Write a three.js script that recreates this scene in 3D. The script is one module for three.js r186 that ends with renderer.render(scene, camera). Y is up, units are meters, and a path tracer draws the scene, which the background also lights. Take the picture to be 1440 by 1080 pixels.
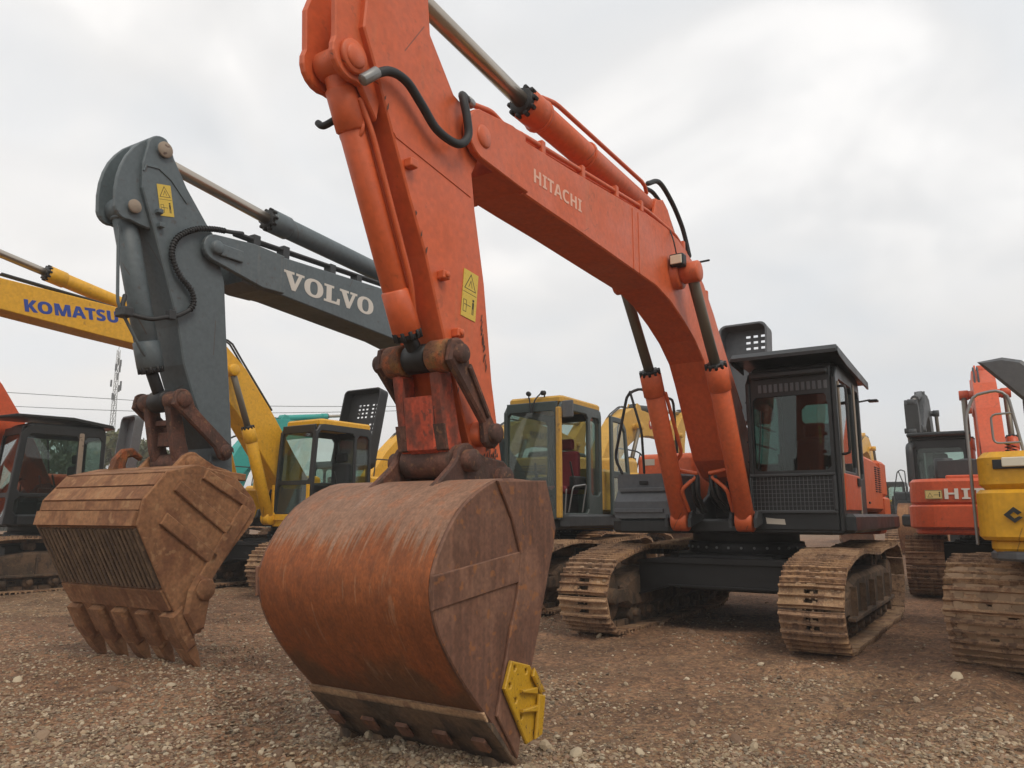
import * as THREE from 'three';
import { mergeGeometries } from 'three/addons/utils/BufferGeometryUtils.js';
import { RoundedBoxGeometry } from 'three/addons/geometries/RoundedBoxGeometry.js';
import { FontLoader } from 'three/addons/loaders/FontLoader.js';
import { TextGeometry } from 'three/addons/geometries/TextGeometry.js';

// ---------------------------------------------------------------- camera, sky, sun, exposure
const scene = new THREE.Scene();
const CAM_H = 1.45, PITCH = 9.6 * Math.PI / 180;
const camera = new THREE.PerspectiveCamera(2 * Math.atan(540 / 1088) * 180 / Math.PI, 4 / 3, 0.1, 2000);
camera.position.set(0, CAM_H, 0);
camera.lookAt(0, CAM_H + Math.sin(PITCH), -Math.cos(PITCH));
const renderer = new THREE.WebGLRenderer({ antialias: true });
renderer.setSize(1024, 768);
renderer.toneMapping = THREE.LinearToneMapping;
renderer.toneMappingExposure = 1.05;
renderer.shadowMap.enabled = true;
const SKY_LEVEL = 0.89;

// ---------------------------------------------------------------- noise
function rng(seed) { let a = seed >>> 0; return () => { a |= 0; a = a + 0x6D2B79F5 | 0; let t = Math.imul(a ^ a >>> 15, 1 | a); t = t + Math.imul(t ^ t >>> 7, 61 | t) ^ t; return ((t ^ t >>> 14) >>> 0) / 4294967296; }; }
function hash3(x, y, z) { let h = Math.imul(x, 374761393) + Math.imul(y, 668265263) + Math.imul(z, 2147483647 ^ 0x5bd1e995); h = Math.imul(h ^ h >>> 13, 1274126177); h = Math.imul(h ^ h >>> 16, 2246822519); return ((h ^ h >>> 15) >>> 0) / 4294967296; }
const sm = (t) => t * t * (3 - 2 * t), clamp = (x, a = 0, b = 1) => Math.min(b, Math.max(a, x)), step = (a, b, x) => sm(clamp((x - a) / (b - a)));
const mix = (a, b, t) => a + (b - a) * t, mix3 = (a, b, t) => [mix(a[0], b[0], t), mix(a[1], b[1], t), mix(a[2], b[2], t)];
// tiling value noise, kept as tiles that every texture samples with its own offset
const tiles = new Map();
function tile(fu, fv, oct) {
  const key = fu * 65536 + fv * 64 + oct; let t = tiles.get(key); if (t) return t;
  const N = Math.max(fu, fv) >= 40 ? 1024 : 512, d = new Float32Array(N * N); let k = 0.5, tot = 0;
  for (let o = 0; o < oct; o++) {
    const pu = Math.min(fu << o, N / 2), pv = Math.min(fv << o, N / 2), R = rng(fu * 131 + fv * 17 + o * 7 + 3), L = new Float32Array(pu * pv); for (let i = 0; i < L.length; i++) L[i] = R();
    const xi = new Int32Array(N), xj = new Int32Array(N), xf = new Float32Array(N);
    for (let i = 0; i < N; i++) { const x = i / N * pu, a = Math.floor(x); xi[i] = a; xj[i] = (a + 1) % pu; xf[i] = sm(x - a); }
    for (let j = 0; j < N; j++) { const y = j / N * pv, c = Math.floor(y), r0 = c * pu, r1 = ((c + 1) % pv) * pu, fy = sm(y - c); for (let i = 0; i < N; i++) { const p = L[r0 + xi[i]], q = L[r0 + xj[i]], r = L[r1 + xi[i]], s = L[r1 + xj[i]], f = xf[i], m = p + (q - p) * f; d[j * N + i] += k * (m + (r + (s - r) * f - m) * fy); } }
    tot += k; k *= 0.55;
  }
  for (let i = 0; i < d.length; i++) d[i] /= tot;
  tiles.set(key, t = { N, d }); return t;
}
function fbm(u, v, fu, fv, oct, s) {
  const { N, d } = tile(fu, fv, oct), x = (u + ((s * 0.61803) % 1)) % 1 * N, y = (v + ((s * 0.75487) % 1)) % 1 * N, a = x | 0, b = y | 0, f = x - a, g = y - b, a1 = a + 1 === N ? 0 : a + 1, b1 = (b + 1 === N ? 0 : b + 1) * N, b0 = b * N;
  const m = d[b0 + a] + (d[b0 + a1] - d[b0 + a]) * f, n = d[b1 + a] + (d[b1 + a1] - d[b1 + a]) * f; return m + (n - m) * g;
}
function vn3(x, y, z, s) {
  const x0 = Math.floor(x), y0 = Math.floor(y), z0 = Math.floor(z), fx = sm(x - x0), fy = sm(y - y0), fz = sm(z - z0), h = (i, j, k) => hash3(x0 + i + s * 131, y0 + j, z0 + k);
  return mix(mix(mix(h(0, 0, 0), h(1, 0, 0), fx), mix(h(0, 1, 0), h(1, 1, 0), fx), fy), mix(mix(h(0, 0, 1), h(1, 0, 1), fx), mix(h(0, 1, 1), h(1, 1, 1), fx), fy), fz);
}
function fbm3(x, y, z, oct, s) { let a = 0, n = 0, k = 0.5; for (let i = 0; i < oct; i++) { a += k * vn3(x, y, z, s + i); n += k; k *= 0.5; x *= 2.03; y *= 2.03; z *= 2.03; } return a / n; }

// ---------------------------------------------------------------- overcast sky
{
  const W = 1024, Hh = 512, d = new Float32Array(W * Hh * 4);
  for (let j = 0; j < Hh; j++) for (let i = 0; i < W; i++) {
    const th = ((i + 0.5) / W - 0.5) * 2 * Math.PI, ph = ((j + 0.5) / Hh - 0.5) * Math.PI;
    const y = Math.sin(ph), x = Math.cos(ph) * Math.cos(th), z = Math.cos(ph) * Math.sin(th);
    const yy = Math.max(y, 0), k = 1 / (yy + 0.30);                     // cloud deck seen in perspective
    const px = x * k, pz = z * k;
    const big = fbm3(px * 1.1 + 3, 0.3, pz * 1.1, 5, 5), warp = fbm3(px * 2 + 9, 1, pz * 2, 3, 40) * 1.4;
    const fine = fbm3(px * 3.2 + warp, 4, pz * 3.2 + warp, 6, 11), wisp = fbm3(px * 8 + warp * 3, 7, pz * 8, 4, 71);
    let v = 0.965 + (big - 0.5) * 0.08 + (fine - 0.5) * 0.22 * step(0.03, 0.35, yy) + (wisp - 0.5) * 0.12 * step(0.05, 0.4, yy);
    v += 0.14 * step(0.54, 0.74, fine) * step(0.15, 0.4, yy);             // thin bright gaps
    const warm = clamp(0.5 - 0.55 * x + (big - 0.5) * 0.8);               // the haze is creamier to one side, cooler to the other
    v *= mix(0.93, 1.05, warm);
    const c = mix3([0.955, 0.985, 1.02], [1.02, 0.99, 0.96], clamp(warm * 0.6 + 0.15 + (fine - 0.5) * 1.6));
    let r = [c[0] * v, c[1] * v, c[2] * v];
    if (y < 0) r = r.map((q) => q * 0.6);
    const o = (j * W + i) * 4; d[o] = r[0] * SKY_LEVEL; d[o + 1] = r[1] * SKY_LEVEL; d[o + 2] = r[2] * SKY_LEVEL; d[o + 3] = 1;
  }
  const t = new THREE.DataTexture(d, W, Hh, THREE.RGBAFormat, THREE.FloatType);
  t.mapping = THREE.EquirectangularReflectionMapping; t.magFilter = t.minFilter = THREE.LinearFilter; t.needsUpdate = true;
  scene.background = t; scene.environment = t;
}
const sun = new THREE.DirectionalLight(0xfff0de, 1.5);
sun.position.set(14, 34, 16); sun.target.position.set(0, 0, -10); sun.castShadow = true; sun.shadow.radius = 40;
sun.shadow.mapSize.set(2048, 2048); Object.assign(sun.shadow.camera, { left: -25, right: 25, top: 25, bottom: -25, near: 1, far: 90 });
scene.add(sun, sun.target);
scene.fog = new THREE.FogExp2(0xe6e6e4, 0.0022);

// ---------------------------------------------------------------- textures and materials
function tex(size, metres, fn, srgb = true) {
  const d = new Uint8Array(size * size * 4);
  for (let j = 0; j < size; j++) for (let i = 0; i < size; i++) {
    const c = fn((i + 0.5) / size, (j + 0.5) / size), o = (j * size + i) * 4;
    d[o] = clamp(c[0]) * 255; d[o + 1] = clamp(c[1]) * 255; d[o + 2] = clamp(c[2]) * 255; d[o + 3] = 255;
  }
  const t = new THREE.DataTexture(d, size, size); t.wrapS = t.wrapT = THREE.RepeatWrapping; t.magFilter = THREE.LinearFilter; t.minFilter = THREE.LinearMipmapLinearFilter;
  t.generateMipmaps = true; if (srgb) t.colorSpace = THREE.SRGBColorSpace; t.repeat.set(1 / metres, 1 / metres); t.needsUpdate = true; return t;
}
const hex = (h) => { const c = new THREE.Color(h); return c.convertLinearToSRGB().toArray(); };
// painted steel: sun-bleached patches, dust, scratches and chips down to primer and rust
function paint(base, o = {}) {
  const { chip = 0.5, dust = 0.25, s = 1, rough = 0.48, bleach = 0.5, dustCol = [0.60, 0.50, 0.41], metal = 0, metres = 3.1 } = o, b = hex(base);
  const N = o.size || 512, R = rng(s * 77 + 5), scr = [];
  for (let i = 0; i < 26 * chip; i++) scr.push([R(), R(), (R() - 0.5) * 0.16, (R() - 0.2) * 0.18, 0.0009 + R() * 0.0012]);
  const near = (u, v) => { for (const [x, y, dx, dy, w] of scr) { let a = u - x, c = v - y; a -= Math.round(a); c -= Math.round(c); const t = clamp((a * dx + c * dy) / (dx * dx + dy * dy)), e = Math.hypot(a - t * dx, c - t * dy); if (e < w) return 1 - e / w; } return 0; };
  const map = tex(N, metres, (u, v) => {
    const a = fbm(u, v, 2, 2, 5, s), st = fbm(u, v, 60, 2, 3, s + 50), f = fbm(u, v, 90, 90, 2, s + 90), pat = fbm(u, v, 3, 3, 5, s + 130);
    let c = b.map((q) => q * (0.95 + (f - 0.5) * 0.12));
    c = mix3(c, c.map((q) => q * 0.8 + 0.16), bleach * step(0.48, 0.78, a) * 0.45);            // bleached
    c = mix3(c, dustCol, dust * (0.5 * step(0.45, 0.8, pat) + 0.75 * step(0.55, 0.78, st) * step(0.4, 0.6, pat)) * (0.6 + 0.8 * f)); // dust and run marks
    const ch = step(0.70, 0.735, fbm(u, v, 56, 56, 4, s + 200) + (pat - 0.5) * 0.35 - 0.04 * (1 - chip));
    c = mix3(c, mix3([0.22, 0.13, 0.10], [0.36, 0.30, 0.27], f), chip * ch * 0.9);
    return mix3(c, [0.30, 0.20, 0.16], near(u, v) * 0.8);
  });
  const rm = tex(256, metres, (u, v) => { const a = fbm(u, v, 8, 8, 4, s + 300); const r = clamp(rough + (a - 0.5) * 0.35); return [r, r, metal]; }, false);
  const bm = tex(256, metres * 0.5, (u, v) => { const a = fbm(u, v, 10, 10, 4, s + 400); return [a, a, a]; }, false);
  return new THREE.MeshStandardMaterial({ map, roughnessMap: rm, roughness: 1, metalness: metal, bumpMap: bm, bumpScale: 0.004 });
}
function rustMat(s, cols, metres, rough = 0.85, bump = 0.006, streak = 1) {
  const map = tex(512, metres, (u, v) => {
    const a = fbm(u, v, 5, 5, 6, s), st = fbm(u, v, 70, 4, 4, s + 30), f = fbm(u, v, 110, 110, 2, s + 60), p = fbm(u, v, 14, 10, 4, s + 90);
    let c = mix3(cols[0], cols[1], step(0.36, 0.66, a));
    c = mix3(c, cols[2], step(0.5, 0.72, p) * 0.7);
    c = c.map((q) => q * (1 + (st - 0.5) * 0.35 * streak) * (0.86 + 0.28 * f));
    return mix3(c, cols[3] || cols[2], step(0.66, 0.74, fbm(u, v, 34, 34, 4, s + 120)) * 0.55);
  });
  const bm = tex(256, metres, (u, v) => { const a = fbm(u, v, 24, 24, 5, s + 5); return [a, a, a]; }, false);
  return new THREE.MeshStandardMaterial({ map, roughness: rough, bumpMap: bm, bumpScale: bump });
}
const M = {
  orange: paint('#d06033', { s: 3, chip: 0.14, dust: 0.15, size: 1024, bleach: 0.4, rough: 0.5 }),
  orange2: paint('#cc5429', { s: 4, chip: 0.2, dust: 0.12 }),
  yellow: paint('#dda51c', { s: 5, chip: 0.25, dust: 0.22, bleach: 0.25 }),
  yellow2: paint('#c79a3c', { s: 6, chip: 0.35, dust: 0.5, bleach: 0.4, rough: 0.65 }),
  volvo: paint('#5a666b', { s: 7, chip: 0.3, dust: 0.22, size: 1024, bleach: 0.12, dustCol: [0.48, 0.48, 0.46], rough: 0.52 }),
  dark: paint('#33373a', { s: 8, chip: 0.15, dust: 0.20, bleach: 0.08, dustCol: [0.45, 0.41, 0.37], rough: 0.6 }),
  black: paint('#121315', { s: 9, chip: 0.1, dust: 0.18, bleach: 0.02, dustCol: [0.24, 0.21, 0.19], rough: 0.55 }),
  cabDark: paint('#1d2123', { s: 10, chip: 0.1, dust: 0.12, bleach: 0.03, dustCol: [0.40, 0.37, 0.33], rough: 0.42 }),
  grey: paint('#5a5e62', { s: 12, chip: 0.2, dust: 0.2, bleach: 0.1, rough: 0.55 }),
  greenGrey: paint('#3e4a49', { s: 13, chip: 0.3, dust: 0.25, bleach: 0.1 }),
  teal: paint('#1f9c93', { s: 14, chip: 0.1, dust: 0.12 }),
  primer: paint('#96897a', { s: 15, chip: 0.9, dust: 0.5, bleach: 0.3, dustCol: [0.55, 0.48, 0.40], rough: 0.7 }),
  linkRust: rustMat(21, [[0.29, 0.20, 0.17], [0.38, 0.25, 0.20], [0.24, 0.18, 0.15], [0.52, 0.38, 0.25]], 1.1, 0.8, 0.006, 0.6),
  linkOrange: rustMat(25, [[0.66, 0.27, 0.17], [0.70, 0.29, 0.18], [0.34, 0.20, 0.16], [0.28, 0.19, 0.16]], 1.7, 0.7, 0.006, 0.7),
  yellowRust: rustMat(27, [[0.50, 0.36, 0.20], [0.40, 0.26, 0.18], [0.62, 0.33, 0.18], [0.24, 0.17, 0.14]], 0.7, 0.85, 0.008, 0.3),
  volvoBucket: rustMat(31, [[0.49, 0.345, 0.235], [0.56, 0.405, 0.28], [0.44, 0.29, 0.195], [0.64, 0.51, 0.37]], 2.3, 0.95, 0.010, 0.35),
  wearStrip: rustMat(33, [[0.36, 0.29, 0.23], [0.44, 0.36, 0.28], [0.28, 0.22, 0.18], [0.5, 0.4, 0.3]], 1.3, 0.9, 0.006, 0.9),
  bucketSide: rustMat(37, [[0.40, 0.275, 0.215], [0.455, 0.325, 0.255], [0.36, 0.24, 0.18], [0.58, 0.36, 0.18]], 1.9, 0.75, 0.004, 0.8),
  mudTrack: rustMat(41, [[0.60, 0.48, 0.37], [0.66, 0.54, 0.42], [0.48, 0.36, 0.28], [0.72, 0.61, 0.48]], 1.2, 0.97, 0.010, 0.25),
  mudDark: rustMat(43, [[0.30, 0.25, 0.20], [0.40, 0.32, 0.25], [0.24, 0.20, 0.17], [0.48, 0.38, 0.28]], 1.4, 0.95, 0.012, 0.4),
  rubber: new THREE.MeshStandardMaterial({ color: 0x26282a, roughness: 0.62 }),
  rod: new THREE.MeshStandardMaterial({ color: 0xb3a99c, roughness: 0.28, metalness: 0.9 }),
  rodDull: new THREE.MeshStandardMaterial({ color: 0x6d675c, roughness: 0.45, metalness: 0.6 }),
  steel: new THREE.MeshStandardMaterial({ color: 0x8a8c8c, roughness: 0.45, metalness: 0.5 }),
  glass: new THREE.MeshPhysicalMaterial({ color: 0xe2ebe7, transmission: 1, thickness: 0, roughness: 0.03, ior: 1.5, metalness: 0 }),
  dirtyGlass: new THREE.MeshPhysicalMaterial({ color: 0xd3ddd8, transmission: 0.97, thickness: 0, roughness: 0.06, ior: 1.5 }),
  tint: new THREE.MeshPhysicalMaterial({ color: 0xb0c6c1, transmission: 1, thickness: 0, roughness: 0.02, ior: 1.55 }),
  lamp: new THREE.MeshPhysicalMaterial({ color: 0xd8d2bc, roughness: 0.15, clearcoat: 1 }),
  white: new THREE.MeshStandardMaterial({ color: 0xd7d2c8, roughness: 0.7 }),
  fadedWhite: new THREE.MeshStandardMaterial({ color: 0xdcae99, roughness: 0.65 }),
  volvoWhite: new THREE.MeshStandardMaterial({ color: 0xcbc8c0, roughness: 0.6 }),
  blue: new THREE.MeshStandardMaterial({ color: 0x24408f, roughness: 0.55 }),
  seatRed: new THREE.MeshStandardMaterial({ color: 0x6e1c26, roughness: 0.85 }),
  seatGrey: new THREE.MeshStandardMaterial({ color: 0x303235, roughness: 0.9 }),
  paper: new THREE.MeshStandardMaterial({ color: 0xb9b3a6, roughness: 0.9 }),
};

// ---------------------------------------------------------------- geometry helpers
const V = (x, y, z) => new THREE.Vector3(x, y, z);
const fontSans = await new FontLoader().loadAsync('fonts/droid/droid_sans_bold.typeface.json');
const fontSerif = await new FontLoader().loadAsync('fonts/droid/droid_serif_bold.typeface.json');
function clean(g) { let q = g.index ? g.toNonIndexed() : g; for (const k of Object.keys(q.attributes)) if (k !== 'position' && k !== 'normal' && k !== 'uv') q.deleteAttribute(k); if (!q.attributes.normal) q.computeVertexNormals(); return q; }
let uvSeed = rng(4242);
function boxUV(g) {                       // uv in metres, from the axis each face looks along
  const p = g.attributes.position, n = p.count, uv = new Float32Array(n * 2), a = V(), b = V(), c = V(), ou = uvSeed() * 7, ov = uvSeed() * 7;
  for (let i = 0; i < n; i += 3) {
    a.fromBufferAttribute(p, i); b.fromBufferAttribute(p, i + 1); c.fromBufferAttribute(p, i + 2);
    const N = b.clone().sub(a).cross(c.clone().sub(a)), ax = Math.abs(N.x), ay = Math.abs(N.y), az = Math.abs(N.z);
    [a, b, c].forEach((q, k) => { const [u, v] = az >= ax && az >= ay ? [q.x, q.y] : ax >= ay ? [q.z, q.y] : [q.z, q.x]; uv[(i + k) * 2] = u + ou; uv[(i + k) * 2 + 1] = v + ov; });
  }
  g.setAttribute('uv', new THREE.BufferAttribute(uv, 2)); return g;
}
function merged(geos, keepUV) { const g = mergeGeometries([geos].flat(3).map(clean)); return keepUV ? g : boxUV(g); }
function part(name, geos, mat, parent, opt = {}) {
  const m = new THREE.Mesh(geos.isBufferGeometry && opt.keep ? geos : merged(geos, opt.keepUV), mat); m.name = name; m.castShadow = m.receiveShadow = true; parent.add(m);
  if (opt.label) m.userData.label = opt.label;
  return m;
}
// outline in the x-y plane pushed from z0 to z1, with chamfered edges
function prism(pts, z0, z1, bev = 0.008, holes = []) {
  const s = new THREE.Shape(pts.map((p) => new THREE.Vector2(p[0], p[1])));
  for (const h of holes) s.holes.push(new THREE.Path(h.map((p) => new THREE.Vector2(p[0], p[1]))));
  bev = Math.min(bev, (z1 - z0) * 0.45);
  const g = new THREE.ExtrudeGeometry(s, { depth: z1 - z0 - 2 * bev, bevelEnabled: bev > 0, bevelThickness: bev, bevelSize: bev, bevelOffset: -bev, bevelSegments: 1, steps: 1, curveSegments: 10 });
  g.translate(0, 0, z0 + bev); return g;
}
const plan = (pts, y0, y1, bev = 0.02) => { const g = prism(pts.map(([x, z]) => [x, -z]), y0, y1, bev); g.rotateX(-Math.PI / 2); return g; };           // outline in x-z pushed upward
const across = (pts, x0, x1, bev = 0.01, holes = []) => { const f = ([z, y]) => [-z, y], g = prism(pts.map(f), x0, x1, bev, holes.map((h) => h.map(f))); g.rotateY(Math.PI / 2); return g; };   // outline in z-y pushed along x
function box(x0, x1, y0, y1, z0, z1, r = 0.012) { const a = Math.abs(x1 - x0), b = Math.abs(y1 - y0), c = Math.abs(z1 - z0), g = new RoundedBoxGeometry(a, b, c, 1, Math.min(r, a / 2.2, b / 2.2, c / 2.2)); g.translate((x0 + x1) / 2, (y0 + y1) / 2, (z0 + z1) / 2); return g; }
function cyl(a, b, r, r2 = r, seg = 20) {
  const A = V(...a), B = V(...b), d = B.clone().sub(A), L = d.length(), ch = Math.min(0.012, r * 0.15, L * 0.2), pts = [[0, 0], [r - ch, 0], [r, ch], [r2, L - ch], [r2 - ch, L], [0, L]].map((p) => new THREE.Vector2(...p));
  const g = new THREE.LatheGeometry(pts, seg); g.applyQuaternion(new THREE.Quaternion().setFromUnitVectors(V(0, 1, 0), d.normalize())); g.translate(A.x, A.y, A.z);
  const q = g.toNonIndexed(); q.computeVertexNormals(); return smoothBy(q, 0.6);
}
function smoothBy(g, cosMin) {              // average normals across soft edges only
  const p = g.attributes.position, n = g.attributes.normal, map = new Map(), key = (i) => Math.round(p.array[i * 3] * 2e3) * 7e9 + Math.round(p.array[i * 3 + 1] * 2e3) * 8e4 + Math.round(p.array[i * 3 + 2] * 2e3);
  for (let i = 0; i < p.count; i++) { const k = key(i); (map.get(k) || map.set(k, []).get(k)).push(i); }
  const out = new Float32Array(p.count * 3), a = V(), b = V();
  for (const ids of map.values()) for (const i of ids) { a.fromBufferAttribute(n, i); const s = V(0, 0, 0); for (const j of ids) { b.fromBufferAttribute(n, j); if (a.dot(b) > cosMin) s.add(b); } s.normalize(); if (!s.lengthSq()) s.copy(a); out.set([s.x, s.y, s.z], i * 3); }
  g.setAttribute('normal', new THREE.BufferAttribute(out, 3)); return g;
}
function tube(pts, r, n = 0, seg = 8, tension = 0.5) {
  const c = new THREE.CatmullRomCurve3(pts.map((p) => V(...p)), false, 'catmullrom', tension), g = new THREE.TubeGeometry(c, n || pts.length * 6, r, seg, false), e = [g];
  for (const t of [0, 1]) { const s = new THREE.SphereGeometry(r, seg, 6), q = c.getPoint(t); s.translate(q.x, q.y, q.z); e.push(s); }
  return e;
}
// bent pipe: straight runs with small rounded corners
function pipe(pts, r, rad = 0.07, seg = 8) {
  const P = pts.map((p) => V(...p)), out = [P[0]];
  for (let i = 1; i < P.length - 1; i++) { const a = P[i - 1].clone().sub(P[i]), b = P[i + 1].clone().sub(P[i]), k = Math.min(rad, a.length() / 2.2, b.length() / 2.2); a.setLength(k); b.setLength(k); for (let t = 0; t <= 4; t++) { const s = t / 4; out.push(P[i].clone().add(a.clone().multiplyScalar((1 - s) ** 2)).add(b.clone().multiplyScalar(s ** 2))); } }
  out.push(P[P.length - 1]); const e = [], path = new THREE.CurvePath(); for (let i = 0; i < out.length - 1; i++) path.add(new THREE.LineCurve3(out[i], out[i + 1]));
  return tube(out.map((q) => q.toArray()), r, out.length * 2, seg, 0.01);
}
function ring(c, axis, r, t, w, seg = 20) { const [x, y, z] = c, g = new THREE.TorusGeometry(r, t, 6, seg); if (axis === 'x') g.rotateY(Math.PI / 2); if (axis === 'y') g.rotateX(Math.PI / 2); g.translate(x, y, z); return g; }
const zpin = (x, y, z0, z1, r) => cyl([x, y, z0], [x, y, z1], r);
// outline from a centre line [x, y, half height]
function fromSpine(sp) {
  const top = [], bot = [], n = sp.length;
  sp.forEach(([x, y, h], i) => { const a = sp[Math.max(0, i - 1)], b = sp[Math.min(n - 1, i + 1)], dx = b[0] - a[0], dy = b[1] - a[1], L = Math.hypot(dx, dy); top.push([x - dy / L * h, y + dx / L * h]); bot.push([x + dy / L * h, y - dx / L * h]); });
  return [...top, ...bot.reverse()];
}
const circlePts = (x, y, r, a0, a1, n = 8) => Array.from({ length: n + 1 }, (_, i) => { const t = a0 + (a1 - a0) * i / n; return [x + r * Math.cos(t), y + r * Math.sin(t)]; });
// lettering lying on a face that looks to -z (the left side of a machine), reading from front to back
function lettering(str, font, height, width, slant = 0, fat = 0) {
  const g = new TextGeometry(str, { font, size: 1, depth: 0.012, curveSegments: 5, bevelEnabled: fat > 0, bevelSize: fat, bevelThickness: 0.0005, bevelSegments: 1 }); g.computeBoundingBox(); const b = g.boundingBox;
  g.translate(-b.min.x, -b.min.y, 0); g.scale(width / (b.max.x - b.min.x), height / (b.max.y - b.min.y), 1);
  if (slant) g.applyMatrix4(new THREE.Matrix4().makeShear(0, 0, slant, 0, 0, 0));
  return g;
}
const usedNames = {};
const numbered = (n) => { const k = usedNames[n] = (usedNames[n] ?? -1) + 1; return k ? n + '_' + String(k).padStart(3, '0') : n; };
function thing(name, label, category, pos = [0, 0, 0], turn = 0, group) { const o = new THREE.Group(); o.name = numbered(name); o.position.set(...pos); o.rotation.y = turn; o.userData = { label, category }; if (group) o.userData.group = group; scene.add(o); return o; }
const headTo = (yaw) => -(90 + yaw) * Math.PI / 180;           // yaw: forward = (-sin, 0, cos)

// ---------------------------------------------------------------- ground
// how gravelly the yard is at a place: thick to one side and in a few spilled heaps, bare trodden soil elsewhere
const GRAVEL = (x, z) => { const n = fbm3(x * 0.42 + 4, 2, z * 0.42, 4, 601), m = fbm3(x * 1.7, 12, z * 1.7, 3, 631), b = step(1.2, -1.6, x + 0.35 * (z + 6)) * 0.22, spot = (a, c, r) => Math.exp(-((x - a) ** 2 + (z - c) ** 2) / (r * r)); return clamp(step(0.42, 0.62, n + b - 0.08) * (0.55 + 0.6 * step(0.4, 0.6, m)) + 0.8 * (spot(1.5, -5.0, 0.5) + spot(2.6, -6.9, 0.55) + spot(-0.3, -4.9, 0.7) + spot(0.3, -4.7, 0.5)) * step(0.3, 0.55, m)); };
const GH = (x, z) => {
  const r = Math.hypot(x, z), far = step(60, 25, r);
  let h = (fbm3(x * 0.35, 0, z * 0.35, 3, 301) - 0.5) * 0.09 + (fbm3(x * 1.6, 3, z * 1.6, 3, 311) - 0.5) * 0.055 + (fbm3(x * 4.3, 5, z * 4.3, 2, 331) - 0.5) * 0.05 * step(0.35, 0.62, fbm3(x * 0.7, 9, z * 0.7, 2, 341)) + (fbm3(x * 9, 5, z * 9, 3, 321) - 0.5) * 0.030;
  const g = (cx, cz, rx, rz, a, k) => { const c = Math.cos(a), s = Math.sin(a), u = ((x - cx) * c + (z - cz) * s) / rx, v = (-(x - cx) * s + (z - cz) * c) / rz; return k * Math.exp(-u * u - v * v); };
  h += g(3.9, -6.7, 1.6, 0.35, -0.9, 0.07) + g(4.3, -8.1, 1.3, 0.4, -1.0, 0.06) + g(-3.4, -7.4, 1.6, 0.5, 0.5, 0.05) + g(-0.45, -4.85, 0.95, 0.30, 0.576, 0.10) + g(2.1, -6.2, 0.8, 0.25, 0.3, 0.03) + g(3.2, -5.6, 1.8, 0.22, -1.05, 0.06) + g(2.1, -5.0, 1.6, 0.2, -1.05, 0.045) + g(4.5, -6.2, 1.5, 0.22, -1.05, 0.05) + g(2.8, -7.6, 0.7, 0.18, 0.58, 0.05) + g(-3.6, -7.9, 0.9, 0.25, 0.54, 0.06);
  // crawler prints pressed into the bare soil
  const print = (ax, az, bx, bz, w) => { const dx = bx - ax, dz = bz - az, L = Math.hypot(dx, dz), s = ((x - ax) * dx + (z - az) * dz) / L, t = ((x - ax) * dz - (z - az) * dx) / L; if (s < 0 || s > L || Math.abs(t) > w) return 0; const m = step(w, w * 0.8, Math.abs(t)) * step(0, 0.6, s) * step(L, L - 0.6, s) * step(0.3, 0.55, fbm3(x * 1.1, 31, z * 1.1, 2, 351)); return m * (-0.016 + 0.016 * Math.cos(s / 0.0873 * 6.2832)); };
  h += print(1.2, -3.4, 4.6, -9.6, 0.30) + print(3.0, -3.2, 6.2, -9.4, 0.30) + print(-1.2, -4.2, -4.6, -13, 0.28);
  return h * far - 0.012;
};
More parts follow.
